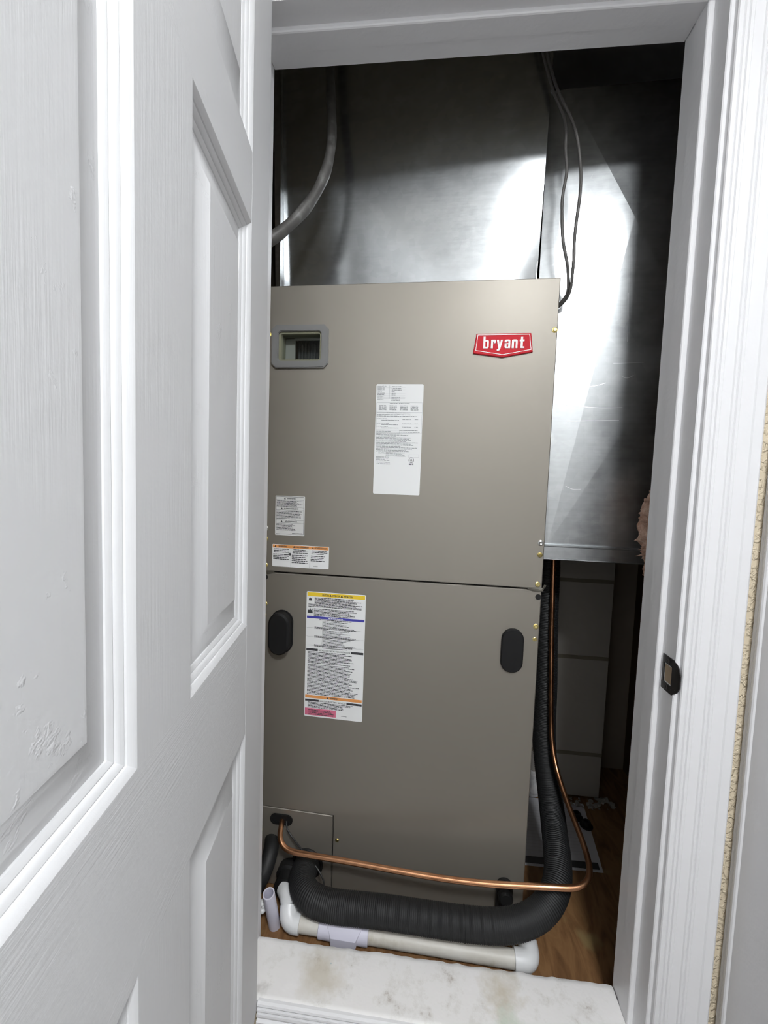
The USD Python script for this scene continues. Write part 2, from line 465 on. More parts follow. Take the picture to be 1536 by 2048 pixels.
for zz in (0.440, 0.755, 1.0):
    part(dp, "joint", box(0.662, 0.899, 0.6792, 0.6805, zz - 0.006, zz + 0.006), M_joint)
solo("floor_closet", box(-0.16, 1.05, 0.1045, 0.86, ZF - 0.02, ZF), M_plywood, "brown plywood deck of the closet floor", kind=S)

# sill board: ragged caulked back edge, notched round the stop
rng = np.random.default_rng(4)
nx, ny = 150, 24
xs = np.linspace(0.0, W - 0.0002, nx)
back = 0.098 + 0.0065 * xs / W + 0.0012 * (meshkit.fbm(np.stack([xs * 70, 0 * xs, 0 * xs], 1), 3, 3) - 0.5) * 2 + 0.0028 * np.maximum(0, meshkit.noise(np.stack([xs * 42, 0 * xs + 5, 0 * xs], 1), 8) - 0.62)
V, F = [], []
for j in range(ny):
    v = j / (ny - 1)
    for i, x in enumerate(xs):
        yf = -0.0045 + 0.0
        y = yf + (back[i] - yf) * v
        xx = min(x, W - 0.0088) if y > 0.040 else x
        z = ZS - 0.0018 + 0.004 * v - 0.0030 * max(0, (v - 0.93) / 0.07) ** 2 * (0.4 + meshkit.noise(np.array([x * 60, 2.0, 1.0]))) - 0.0035 * max(0, (0.06 - v) / 0.06) ** 2
        V.append((xx, y, z + 0.0012 * (meshkit.noise(np.array([x * 30, y * 30, 0.5])) - 0.5)))
for j in range(ny - 1):
    for i in range(nx - 1):
        a = j * nx + i
        F += [(a, a + 1, a + nx + 1), (a, a + nx + 1, a + nx)]
nb = len(V)
edge = [i for i in range(nx)] + [j * nx + nx - 1 for j in range(1, ny)] + [(ny - 1) * nx + i for i in range(nx - 2, -1, -1)] + [j * nx for j in range(ny - 2, 0, -1)]
V += [(V[e][0], V[e][1], ZS - 0.022) for e in edge]
for k in range(len(edge)):
    a, b = edge[k], edge[(k + 1) % len(edge)]
    c, d = nb + k, nb + (k + 1) % len(edge)
    F += [(a, c, d), (a, d, b)]
for k in range(1, len(edge) - 1):
    F.append((nb, nb + k + 1, nb + k))
trim_sill = solo("trim_1", trimesh.Trimesh(V, F, process=False), M_sill, "white painted sill board with stains at the closet's foot", kind=S, smooth=35)
# moulding along the sill's front
pf = [(0.010, 0.0), (-0.0010, 0.0), (-0.0050, -0.0018), (-0.0062, -0.0050), (-0.0050, -0.0078), (-0.0022, -0.0084), (-0.0022, -0.0100), (-0.0066, -0.0108), (-0.0072, -0.0135), (-0.0060, -0.0160), (-0.0026, -0.0166), (-0.0026, -0.0185),
      (-0.0074, -0.0192), (-0.0080, -0.0230), (-0.0066, -0.0270), (-0.0034, -0.0280), (-0.0034, -0.0300), (-0.0092, -0.0330), (-0.0100, -0.058), (-0.006, -0.066), (0.010, -0.066)]
solo("trim_2", sweep_profile(pf, (0.0475, -0.0055, ZS - 0.0035), (W + 0.006, -0.0055, ZS - 0.0035), (0, 1, 0), (0, 0, 1)), M_trim, "ridged white moulding along the front of the sill board", kind=S, smooth=False)

# jambs: boards, stops, strike plate
jb = thing("trim_3", "white door jamb lining the closet opening, with its strike plate", kind=S)
J0, J1 = 0.0, 0.1045
part(jb, "side_jamb", cbox(W, W + 0.019, J0, J1, 0.27, ZH + 0.019, 0.0015), M_trim)
part(jb, "side_jamb", cbox(-0.019, 0.0, J0, J1, 0.27, ZH + 0.019, 0.0015), M_trim)
part(jb, "head_jamb", cbox(0.0, W, J0, J1, ZH, ZH + 0.019, 0.0015), M_trim)
YS, TS = 0.0400, 0.0085


def stop_prof():
    return [(0, YS), (-TS + 0.003, YS), (-TS + 0.001, YS + 0.001), (-TS, YS + 0.003), (-TS, 0.074), (-TS + 0.0012, 0.0752), (-TS + 0.0012, J1), (0, J1)]


part(jb, "stop", sweep_profile(stop_prof(), (W, 0, ZS - 0.02), (W, 0, ZH), (1, 0, 0), (0, 1, 0)), M_trim, smooth=20)
part(jb, "stop", sweep_profile(stop_prof(), (0, 0, ZS - 0.02), (0, 0, ZH), (-1, 0, 0), (0, 1, 0)), M_trim, smooth=20)
part(jb, "stop", sweep_profile(stop_prof(), (0.0085, 0, ZH), (W - 0.0085, 0, ZH), (0, 0, 1), (0, 1, 0)), M_trim, smooth=20)

# strike plate on the right jamb: T-shaped plate with a curved lip and a latch hole
sz = 0.9905
o = Polygon([(0.0345, sz - 0.0285), (0.0345, sz + 0.0285), (0.004, sz + 0.0285), (-0.006, sz + 0.020), (-0.0125, sz + 0.010), (-0.0125, sz - 0.010), (-0.006, sz - 0.020), (0.004, sz - 0.0285)])
hole = sbox(0.0085, sz - 0.014, 0.0275, sz + 0.014).buffer(0.002)
pl = trimesh.creation.extrude_polygon(o.difference(hole), 0.0016, engine="earcut").subdivide_to_size(0.004)
v = pl.vertices.copy()
lip = np.maximum(0, 0.006 - v[:, 0])
pl.vertices = np.stack([W - 0.0012 + v[:, 2] * -1 + 0.0012 - lip ** 2 * 12 + lip * 0.35, v[:, 0], v[:, 1]], 1)
if pl.volume < 0:
    pl.invert()
st = part(jb, "strike_plate", pl, M_bronze, "dark bronze strike plate")
part(st, "latch_hole", box(W - 0.0004, W + 0.0, 0.0087, 0.0273, sz - 0.0138, sz + 0.0138), plain("raw_wood_hole", (0.36, 0.27, 0.18), 0.8))
for dz in (-0.0215, 0.0215):
    part(st, "screw", along(lathe([(0, 0), (0.0035, 0), (0.003, 0.0008), (0, 0.0013)], 16), (W - 0.0016, 0.018, sz + dz), (-1, 0, 0)), M_bronze)


# casing: colonial profile, (distance from the inner edge, thickness)
def casing_prof(w=0.079):
    top = [(0, 0.0075), (0.0012, 0.0095), (0.0065, 0.0100), (0.0080, 0.0088), (0.0095, 0.0108), (0.0125, 0.0112), (0.0135, 0.0100), (0.0150, 0.0122), (0.0190, 0.0128),
           (0.0205, 0.0112), (0.0330, 0.0120), (0.0345, 0.0136), (0.0375, 0.0138), (0.0390, 0.0122), (0.0405, 0.0142), (0.0440, 0.0146), (0.0455, 0.0132),
           (0.0620, 0.0150), (0.0640, 0.0166), (0.0760, 0.0172), (w, 0.0150)]
    return [(0, 0)] + top + [(w, 0)]


cs = thing("trim_4", "fluted white casing round the closet opening", kind=S)
rv = 0.006
part(cs, "side_casing", sweep_profile([(a, -b) for a, b in casing_prof()], (W + rv, 0, 0.262), (W + rv, 0, ZH + rv + 0.079), (1, 0, 0), (0, 1, 0)), M_trim, smooth=False)
part(cs, "side_casing", sweep_profile([(a, -b) for a, b in casing_prof()], (-rv - 0.012, 0, 0.262), (-rv - 0.012, 0, ZH + rv + 0.079), (-1, 0, 0), (0, 1, 0)), M_trim, smooth=False)
part(cs, "head_casing", sweep_profile([(a, -b) for a, b in casing_prof()], (-rv - 0.012, 0, ZH + rv), (W + rv, 0, ZH + rv), (0, 0, 1), (0, 1, 0)), M_trim, smooth=False)

# casing of the next doorway, on the right wall
pr = [(0, 0), (0, 0.0030), (0.0018, 0.0042), (0.0032, 0.0030), (0.0048, 0.0044), (0.0062, 0.0046), (0.0072, 0.0032), (0.0088, 0.0046), (0.0104, 0.0050), (0.0112, 0.0040), (0.0128, 0.0062), (0.0150, 0.0074), (0.0180, 0.0076), (0.0205, 0.0064), (0.0220, 0.0042), (0.30, 0.0042), (0.30, 0)]
solo("trim_5", sweep_profile([(-a - 0.0005, -b) for a, b in pr], (RX, 0, 0.0), (RX, 0, 2.14), (0, 1, 0), (1, 0, 0)), M_trim, "plain white moulding board on the right wall, against the corner", kind=S, smooth=False)

# ------------------------------------------------------------------ open six-panel door
TH = 1.3998
DZ0, DZ1 = 0.3105, 2.031
door = thing("door_1", "open white six-panel door with wood grain, filling the left side", loc=(0.0449, -0.0056, DZ0), rz=-TH, kind=S)
ST, PW, MU = 0.1109, 0.2134, 0.1011
DW = 2 * ST + 2 * PW + MU
ZP = [(1.7233, 1.915), (1.0686, 1.6326), (0.365, 0.9046)]
T = 0.035
for a0, a1 in ((0, ST), (DW - ST, DW)):
    part(door, "stile", cbox(a0, a1, -T, 0, DZ0, DZ1, 0.0012), M_door_v)
rails = [(DZ0, ZP[2][0]), (ZP[2][1], ZP[1][0]), (ZP[1][1], ZP[0][0]), (ZP[0][1], DZ1)]
for z0, z1 in rails:
    part(door, "rail", box(ST, DW - ST, -T, 0, z0, z1), M_door_h)
for z0, z1 in ZP:
    part(door, "mullion", box(ST + PW, ST + PW + MU, -T, 0, z0, z1), M_door_v)
mould = [(0.0, 0.0), (0.0012, -0.0005), (0.0022, -0.0011), (0.0042, -0.0022), (0.0062, -0.0040), (0.0068, -0.0054), (0.0078, -0.0052), (0.0108, -0.0064), (0.0126, -0.0080), (0.0132, -0.0092), (0.0142, -0.0090), (0.0168, -0.0100), (0.0184, -0.0112), (0.0190, -0.0124), (0.0228, -0.0124)]
field = [(0.0228, -0.0124), (0.0250, -0.0122), (0.0285, -0.0114), (0.0440, -0.0078), (0.0530, -0.0032), (0.0542, -0.0024), (0.0570, -0.0021)]
for a0 in (ST, ST + PW + MU):
    for z0, z1 in ZP:
        fr = rings(a0, a0 + PW, z0, z1, mould)
        fr.invert()
        part(door, "panel_moulding", fr, M_door_h if False else M_door_v, smooth=22)
        fl = rings(a0, a0 + PW, z0, z1, field, cap=True)
        fl.invert()
        bk = box(a0, a0 + PW, -T + 0.004, -T + 0.008, z0, z1)
        part(door, "raised_panel", [fl, bk], M_door_p, smooth=15)

# ------------------------------------------------------------------ hallway lamp
lamp = thing("ceiling_light", "round flush ceiling lamp behind the camera, above the hallway", "lamp", loc=LAMP_POS)
x0, y0, z0 = LAMP_POS
part(lamp, "base", along(lathe([(0, 0), (LAMP_R + 0.015, 0), (LAMP_R + 0.015, 0.02), (LAMP_R, 0.024), (0, 0.024)], 48), (x0, y0, z0 - 0.001), (0, 0, -1)), M_trim)
M_lamp = mat("lamp_glow", {"e": ("emission", {"color": LAMP_COLOR, "strength": LAMP_POWER})}, [], surface="e.emission")
prof = [(0, 0.062)] + [(LAMP_R * math.sin(t), 0.025 + 0.037 * math.cos(t)) for t in np.linspace(0.12, math.pi / 2, 10)] + [(0, 0.025)]
part(lamp, "diffuser", along(lathe(prof[::-1], 48), (x0, y0, z0 - 0.001), (0, 0, -1)), M_lamp)

# ------------------------------------------------------------------ air handler. Local axes: x from the right edge (negative to the left), y into the closet, world heights
AY = -0.03332774
AO = (0.56835691, 0.235)
AX = np.array([math.cos(AY), math.sin(AY)])
AN = np.array([-math.sin(AY), math.cos(AY)])


def to_local(p):
    d = np.asarray(p, float)[..., :2] - AO
    return np.stack([d @ AX, d @ AN, np.asarray(p, float)[..., 2]], -1)


AW, ATOP, ASEAM = 0.630, 1.713, 1.0663
ah = thing("air_handler", "tall taupe air handler with red badge, standing in the closet", "air handler", loc=(AO[0], AO[1], ZF), rz=AY)
cab = cbox(-AW, 0, 0.016, 0.555, ZF, ATOP - 0.001, 0.002)
win = (-0.5985, -0.4990, 1.5475, 1.6125)
cab = cut(cab, box(win[0] - 0.004, win[1] + 0.004, 0.0, 0.075, win[2] - 0.004, win[3] + 0.004))
part(ah, "cabinet", cab, M_ahu)
up_p = plate(sbox(-AW, ASEAM + 0.0018, 0, ATOP), 0.0155, 0.0, 0.0014)
up_p = cut(up_p, box(win[0], win[1], -0.01, 0.05, win[2], win[3]))
part(ah, "upper_panel", up_p, M_ahu)
ACX0, ACX1, ACZ = -AW, -0.4440, 0.4890
lo_p = plate(sbox(-AW, ZF + 0.004, 0, ASEAM - 0.0018), 0.0155, 0.0, 0.0016)
lo_p = cut(lo_p, box(-AW - 0.1, ACX1 + 0.0022, -0.02, 0.05, 0.1, ACZ + 0.0022))
part(ah, "lower_panel", lo_p, M_ahu)
ac_p = plate(sbox(-AW, ZF + 0.004, ACX1 - 0.0012, ACZ - 0.0012), 0.0150, 0.0012, 0.0016)
part(ah, "access_panel", ac_p, M_ahu, "small square access panel at the lower left")
for g_ in (box(-AW + 0.002, -0.002, 0.0100, 0.0158, ASEAM - 0.004, ASEAM + 0.004), box(ACX1 - 0.004, ACX1 + 0.004, 0.010, 0.0158, ZF + 0.004, ACZ - 0.005), box(-AW + 0.002, ACX1 + 0.004, 0.010, 0.0158, ACZ - 0.0045, ACZ + 0.004)):
    part(ah, "seam_gap", g_, M_black, "dark joint between the panels")
# bent metal tabs at the ends of the joint
for sx in (-1, 1):
    xe = 0.0 if sx > 0 else -AW
    tab = hull([(xe - sx * 0.030, -0.001, ASEAM + 0.001), (xe - sx * 0.022, -0.004, ASEAM + 0.003), (xe - sx * 0.002, -0.0045, ASEAM + 0.0012), (xe + sx * 0.003, -0.002, ASEAM + 0.004),
                (xe - sx * 0.030, -0.001, ASEAM - 0.001), (xe - sx * 0.015, -0.004, ASEAM - 0.003), (xe + sx * 0.002, -0.0035, ASEAM - 0.003), (xe - sx * 0.01, 0.006, ASEAM)])
    tip = hull([(xe, -0.004, ASEAM - 0.003), (xe, -0.004, ASEAM + 0.002), (xe + sx * 0.009, 0.004, ASEAM + 0.006), (xe + sx * 0.010, 0.006, ASEAM + 0.009), (xe + sx * 0.005, 0.005, ASEAM + 0.010), (xe, 0.006, ASEAM)])
    part(ah, "seam_tab", [tab, tip], plain("tab_metal_%d" % (sx + 1), (0.22, 0.21, 0.18), 0.35, 0.7))

# sight window
fo = [(-0.6140, 1.5420), (-0.6040, 1.5320), (-0.4925, 1.5330), (-0.4828, 1.5430), (-0.4838, 1.6165), (-0.4930, 1.6262), (-0.6045, 1.6262), (-0.6145, 1.6165)]
ho = sbox(win[0], win[2], win[1], win[3]).buffer(-0.008).buffer(0.008, quad_segs=6)
fp = Polygon(fo)
wn = part(ah, "sight_window", [ext(fp.difference(ho), 0.001, -0.0052), ext(fp.buffer(-0.0016, join_style=2).difference(ho.buffer(0.0012)), -0.0050, -0.0066)], M_frame, "grey framed sight window")
part(wn, "seal", ext(ho.buffer(0.0005).difference(ho.buffer(-0.0045)), 0.028, -0.001), M_foamy)
part(wn, "inner_plate", box(win[0] + 0.004, -0.5735, 0.030, 0.033, win[2], win[3] - 0.006), M_inplate)
part(wn, "interior", box(-0.5735, win[1], 0.055, 0.058, win[2], win[3]), M_dark)
fins = [box(-0.570 + k * 0.0075, -0.5665 + k * 0.0075, 0.050, 0.0545, win[2] + 0.006, win[3] - 0.008 - 0.004 * (k % 2)) for k in range(9)]
part(wn, "fin", fins, M_fin, kind="stuff")
part(wn, "inner_frame", ext(sbox(-0.5735, win[2] + 0.002, win[1] - 0.003, win[3] - 0.004).difference(sbox(-0.5715, win[2] + 0.010, win[1] - 0.0065, win[3] - 0.009)), 0.034, 0.030), M_inplate)
M_pane = mat("clear_pane", {"t": ("transparent_bsdf", {"color": (0.93, 0.95, 0.94)}), "g": ("glossy_bsdf", {"roughness": 0.05}), "f": ("fresnel", {"IOR": 1.4}), "x": ("mix_closure", {})},
             [("f.fac", "x.fac"), ("t.BSDF", "x.closure1"), ("g.BSDF", "x.closure2")], surface="x.closure")
part(wn, "pane", ext(ho.buffer(-0.004), 0.0105, 0.009), M_pane)

# badge
bo = Polygon([(-0.1632, 1.6020), (-0.0524, 1.6022), (-0.0472, 1.5640), (-0.1083, 1.5532), (-0.1686, 1.5618)])
bd = part(ah, "badge", plate(bo, 0.0005, -0.0042, 0.0012), M_red, "red badge with white lettering")
bi = Polygon([(-0.1610, 1.5998), (-0.0552, 1.6000), (-0.0505, 1.5680), (-0.1080, 1.5578), (-0.1643, 1.5668)])
part(bd, "outline", ext(bi.difference(bi.buffer(-0.0013, join_style=2)), -0.0038, -0.0048), M_pink)
w_, k_ = 0.50, 0.185
rr_ = lambda x0, z0, x1, z1, q: sbox(x0, z0, x1, z1).buffer(-q).buffer(q, quad_segs=5)
GL = {
    "b": sbox(0, 0, k_, 1.0).union(rr_(0, 0, w_, 0.72, 0.13)).difference(rr_(k_, 0.13, w_ - k_ + 0.02, 0.59, 0.05)),
    "r": sbox(0, 0, k_, 0.72).union(rr_(0.05, 0.44, 0.43, 0.74, 0.09)).difference(sbox(k_, 0.30, 0.26, 0.58)),
    "y": Polygon([(0, 0.72), (0.19, 0.72), (0.275, 0.30), (0.36, 0.72), (0.54, 0.72), (0.36, 0.0), (0.30, -0.15), (0.20, -0.22), (0.04, -0.22), (0.04, -0.08), (0.12, -0.08), (0.17, -0.02)]),
    "a": rr_(0, 0, w_, 0.74, 0.13).difference(rr_(k_, 0.12, w_ - k_ + 0.02, 0.33, 0.03)).difference(sbox(-0.1, 0.44, 0.02, 0.50)).difference(rr_(k_, 0.43, w_ - k_ + 0.02, 0.60, 0.03)).difference(sbox(-0.1, 0.43, k_ + 0.06, 0.50)).union(sbox(w_ - k_, 0, w_, 0.2)),
    "n": sbox(0, 0, k_, 0.72).union(rr_(0, 0.1, w_, 0.74, 0.13)).union(sbox(w_ - k_, 0, w_, 0.4)).difference(sbox(k_, -0.1, w_ - k_ + 0.02, 0.58)),
    "t": sbox(0.10, 0.06, 0.10 + k_, 0.95).union(sbox(0, 0.58, 0.42, 0.73)).union(rr_(0.10, 0, 0.43, 0.14, 0.04)),
}
from shapely import affinity
letters = []
for c, x in (("b", -0.1487), ("r", -0.1328), ("y", -0.1213), ("a", -0.1052), ("n", -0.0905), ("t", -0.0750)):
    letters.append(ext(affinity.translate(affinity.scale(GL[c], 0.0230, 0.0240, origin=(0, 0)), x, 1.5712), -0.0038, -0.0058))
part(bd, "lettering", letters, M_pink)


# printed labels ---------------------------------------------------
def rows(x0, x1, z1, z0, n, h, rng, ragged=0.35, y=-0.00055, gap=0.0009, indent=None):
    """n lines of print too small to read, as broken word-length strokes."""
    out = []
    for k in range(n):
        z = z1 + (z0 - z1) * (k + 0.5) / n
        e = x1 - rng.random() * ragged * (x1 - x0)
        x = x0 + (indent if indent and k % 4 == 0 else 0)
        while x < e - 0.001:
            w = min(0.0015 + rng.random() * 0.0065, e - x)
            out.append(box(x, x + w, y - 0.0001, y + 0.0002, z - 0.34 * h * (0.8 + 0.4 * rng.random()), z + 0.34 * h * (0.7 + 0.5 * rng.random())))
            x += w + gap
    return out


def tri(x, z, s, y=-0.0006):
    return ext(Polygon([(x - s / 2, z), (x + s / 2, z), (x, z + s * 0.9)]), y + 0.0003, y)


def sheet(x0, x1, z0, z1, r=0.003):
    return ext(sbox(x0, z0, x1, z1).buffer(-r).buffer(r, quad_segs=4), 0.0002, -0.0003)


def frame(x0, x1, z0, z1, t=0.0004, y=-0.0005):
    return ext(sbox(x0, z0, x1, z1).difference(sbox(x0 + t, z0 + t, x1 - t, z1 - t)), y + 0.0002, y)


def band(x0, x1, z0, z1, y=-0.0005):
    return box(x0, x1, y, y + 0.0003, z0, z1)


rng = np.random.default_rng(11)
# nameplate label
NX0, NX1, NZ0, NZ1 = -0.3734, -0.2698, 1.2580, 1.4982
U = lambda u: NX0 + u * (NX1 - NX0)
Vv = lambda v: NZ1 - v * (NZ1 - NZ0)
lb = part(ah, "nameplate_label", sheet(NX0, NX1, NZ0, NZ1), M_label, "tall white data label near the middle of the upper panel")
pr_, gr_ = [], []
for k, s in enumerate(("PRODUCT NO", "MODEL NO", "SERIAL NO", "VOLTS")):
    pr_.append(words(s, U(0.03), Vv(0.0245 + k * 0.0143), 0.0021, -0.00062, bold=True))
pr_ += rows(U(0.03), U(0.19), Vv(0.074), Vv(0.146), 5, 0.0018, rng, 0.4)
pr_ += rows(U(0.33), U(0.55), Vv(0.014), Vv(0.06), 3, 0.0019, rng, 0.3) + rows(U(0.33), U(0.42), Vv(0.06), Vv(0.105), 3, 0.0018, rng, 0.5) + rows(U(0.33), U(0.54), Vv(0.11), Vv(0.155), 3, 0.0018, rng, 0.2)
for c in range(4):
    u0 = 0.07 + c * 0.225
    pr_ += rows(U(u0), U(u0 + 0.165), Vv(0.186), Vv(0.236), 4, 0.0021, rng, 0.05)
pr_ += rows(U(0.3), U(0.72), Vv(0.166), Vv(0.176), 1, 0.0017, rng, 0.0) + rows(U(0.24), U(0.74), Vv(0.252), Vv(0.264), 1, 0.0018, rng, 0)
pr_ += rows(U(0.03), U(0.94), Vv(0.266), Vv(0.294), 2, 0.0019, rng, 0.3)
for v0 in (0.305, 0.345, 0.375):
    pr_ += rows(U(0.03), U(0.30), Vv(v0), Vv(v0 + 0.012), 1, 0.0018, rng, 0.2) + rows(U(0.13), U(0.52), Vv(v0 + 0.013), Vv(v0 + 0.026), 1, 0.0018, rng, 0.1) + rows(U(0.58), U(0.77), Vv(v0 + 0.004), Vv(v0 + 0.016), 1, 0.0018, rng, 0.1) + rows(U(0.84), U(0.91), Vv(v0 + 0.004), Vv(v0 + 0.016), 1, 0.0018, rng, 0)
pr_ += rows(U(0.52), U(0.97), Vv(0.407), Vv(0.438), 2, 0.0019, rng, 0.4) + rows(U(0.03), U(0.34), Vv(0.418), Vv(0.43), 1, 0.0018, rng, 0)
pr_ += rows(U(0.03), U(0.95), Vv(0.440), Vv(0.612), 15, 0.0019, rng, 0.55)
pr_.append(words("CAUTION:", U(0.09), Vv(0.6265), 0.0024, -0.00062, bold=True))
pr_ += rows(U(0.25), U(0.70), Vv(0.612), Vv(0.655), 4, 0.0018, rng, 0.25) + rows(U(0.04), U(0.36), Vv(0.655), Vv(0.695), 4, 0.0017, rng, 0.45) + rows(U(0.06), U(0.36), Vv(0.70), Vv(0.728), 2, 0.0020, rng, 0.1)
part(lb, "print", pr_, M_ink_g)
gr_ = [frame(U(0.02), U(0.99), Vv(0.254), Vv(0.165)), frame(U(0.02), U(0.99), Vv(0.44), Vv(0.254)), frame(U(0.02), U(0.53), Vv(0.435), Vv(0.412)), frame(U(0.745), U(0.955), Vv(0.66), Vv(0.63)), band(U(0.285), U(0.290), Vv(0.13), Vv(0.012))]
for k in range(1, 9):
    gr_.append(band(U(0.03), U(0.62), Vv(0.013 + k * 0.0148) - 0.0001, Vv(0.013 + k * 0.0148) + 0.0001))
part(lb, "rule", gr_, M_ink_g)
ux, uz = U(0.80), Vv(0.682)
part(lb, "emblem", [ext(Point(ux, uz).buffer(0.0058, quad_segs=10).difference(Point(ux, uz).buffer(0.0050, quad_segs=10)), -0.0004, -0.0006), words("UL", ux - 0.003, uz - 0.002, 0.0042, -0.00062, width=0.006, bold=True)] + rows(ux - 0.005, ux + 0.005, uz - 0.0065, uz - 0.011, 2, 0.0016, rng, 0.1), M_ink)

# upper warning label (three languages)
WX0, WX1, WZ0, WZ1 = -0.6005, -0.5300, 1.1542, 1.2452
lb = part(ah, "warning_label", sheet(WX0, WX1, WZ0, WZ1, 0.002), M_label_g, "small grey-white warning label at the upper panel's lower left")
ink = [frame(WX0 + 0.002, WX1 - 0.002, WZ0 + 0.003, WZ1 - 0.0015, 0.0005)]
for s, zt, zb, n, dx in (("WARNING", 0.0040, 0.0250, 6, 0.000), ("AVERTISSEMENT", 0.0275, 0.0535, 7, 0.000), ("ADVERTENCIA", 0.0570, 0.0800, 6, 0.0)):
    zc = WZ1 - zt
    ink += [words(s, (WX0 + WX1) / 2 + 0.003, zc - 0.0032, 0.0030, -0.00062, bold=True, center=True), tri((WX0 + WX1) / 2 - (0.0125 if s == "WARNING" else 0.0195), zc - 0.0036, 0.0044)]
    ink += [band(WX0 + 0.002, WX1 - 0.002, zc - 0.0052, zc - 0.0048), band(WX0 + 0.002, WX1 - 0.002, zc + 0.0012, zc + 0.0015)]
    ink += rows(WX0 + 0.0035, WX1 - (0.004 if s != "ADVERTENCIA" else 0.019), zc - 0.0065, WZ1 - zb, n, 0.0017, rng, 0.3)
ink += rows(WX1 - 0.029, WX1 - 0.004, WZ0 + 0.0065, WZ0 + 0.0045, 1, 0.0016, rng, 0.0)
part(lb, "print", ink, M_ink)

# shock warning label, orange headed, three columns
WX0, WX1, WZ0, WZ1 = -0.6062, -0.4705, 1.0805, 1.1325
lb = part(ah, "warning_label", sheet(WX0, WX1, WZ0, WZ1, 0.002), M_label, "wide warning label with orange heading just above the joint")
part(lb, "heading_band", band(WX0 + 0.001, WX1 - 0.001, WZ1 - 0.0078, WZ1 - 0.001), M_orange)
ink = []
cw = (WX1 - WX0) / 3
for k, s in enumerate(("WARNING", "AVERTISSEMENT", "ADVERTENCIA")):
    xa = WX0 + k * cw
    ink += [words(s, xa + cw / 2 + 0.003, WZ1 - 0.0058, 0.0030, -0.0009, bold=True, center=True), tri(xa + 0.0075, WZ1 - 0.0062, 0.0046, -0.0009)]
    if k:
        ink.append(band(xa - 0.0002, xa + 0.0002, WZ0 + 0.001, WZ1 - 0.008))
    ink += rows(xa + 0.004, xa + cw - 0.003, WZ1 - 0.0090, WZ1 - 0.0200, 3, 0.0024, rng, 0.25) + rows(xa + 0.0025, xa + cw - 0.002, WZ1 - 0.0215, WZ1 - (0.036, 0.043, 0.036)[k], (4, 5, 4)[k], 0.0025, rng, 0.3)
ink += rows(WX1 - 0.036, WX1 - 0.026, WZ0 + 0.006, WZ0 + 0.0045, 1, 0.0013, rng, 0)
hx, hz = WX0 + cw - 0.002, WZ1 - 0.022
ink += [ext(Point(hx, hz).buffer(0.0028).union(Polygon([(hx - 0.001, hz + 0.002), (hx - 0.0055, hz + 0.0065), (hx - 0.004, hz + 0.003), (hx - 0.002, hz)])), -0.0004, -0.0008)]
part(lb, "print", ink, M_ink)

# tall caution label on the lower panel
CX0, CX1, CZ0, CZ1 = -0.5210, -0.3815, 0.7280, 1.0270
U = lambda u: CX0 + 0.002 + u * (CX1 - CX0 - 0.004)
Vv = lambda v: CZ1 - 0.002 - v * (CZ1 - CZ0 - 0.004)
lb = part(ah, "caution_label", sheet(CX0, CX1, CZ0, CZ1), M_label, "tall caution label with yellow heading and blue stripe on the lower panel")
part(lb, "yellow_band", band(U(0), U(1), Vv(0.030), Vv(0.0)), M_yellow)
part(lb, "blue_band", band(U(0), U(1), Vv(0.207), Vv(0.189)), M_blue)
part(lb, "orange_band", band(U(0), U(1), Vv(0.853), Vv(0.830)), M_orange)
for b_ in [band(U(0), U(0.205), Vv(0.468), Vv(0.450)), band(U(0.785), U(1), Vv(0.468), Vv(0.450)), band(U(0), U(0.245), Vv(0.880), Vv(0.864)), band(U(0.735), U(1), Vv(0.880), Vv(0.864))]:
    part(lb, "black_bar", b_, M_ink)
part(lb, "rose_block", band(U(0), U(0.555), Vv(0.995), Vv(0.937)), M_rose)
ink = [words("CAUTION", U(0.26), Vv(0.0235), 0.0040, -0.0009, width=0.016, bold=True), tri(U(0.405), Vv(0.0235), 0.0055, -0.0009), words("ATTENTION", U(0.435), Vv(0.0235), 0.0040, -0.0009, width=0.018, bold=True), tri(U(0.60), Vv(0.0235), 0.0055, -0.0009), words("PRECAUCI\u00d3N", U(0.64), Vv(0.0235), 0.0040, -0.0009, width=0.020, bold=True)]
ink += rows(U(0.13), U(0.98), Vv(0.036), Vv(0.090), 6, 0.0022, rng, 0.3) + rows(U(0.02), U(0.98), Vv(0.090), Vv(0.116), 3, 0.0021, rng, 0.15)
ink += rows(U(0.12), U(0.92), Vv(0.125), Vv(0.186), 6, 0.0022, rng, 0.25) + rows(U(0.22), U(0.78), Vv(0.209), Vv(0.219), 1, 0.0024, rng, 0)
for v0, v1 in ((0.222, 0.270), (0.294, 0.342), (0.364, 0.412)):
    ink += rows(U(0.29), U(0.78), Vv(v0), Vv(v1), 5, 0.0014, rng, 0.4)
    ink += rows(U(0.14), U(0.88), Vv(v1), Vv(v1 + 0.020), 2, 0.0022, rng, 0.1)
    ink += [band(U(0.0), U(1.0), Vv(v1 + 0.011) - 0.0001, Vv(v1 + 0.011) + 0.0001), band(U(0.275), U(0.277), Vv(v1), Vv(v0))]
ink += rows(U(0.28), U(0.72), Vv(0.432), Vv(0.447), 1, 0.0022, rng, 0)
ink.append(words("INSTALLATION  INSTALLATION  INSTALACI\u00d3N", U(0.22), Vv(0.4655), 0.0032, -0.00062, width=U(0.77) - U(0.22)))
ink += rows(U(0.03), U(0.93), Vv(0.472), Vv(0.570), 9, 0.0021, rng, 0.35) + rows(U(0.03), U(0.92), Vv(0.575), Vv(0.700), 12, 0.0018, rng, 0.3) + rows(U(0.03), U(0.98), Vv(0.700), Vv(0.825), 11, 0.0019, rng, 0.25)
ink += [tri(U(0.40), Vv(0.8485), 0.0046, -0.0009), words("WARNING", U(0.44), Vv(0.8475), 0.0036, -0.0009, width=0.018, bold=True)]
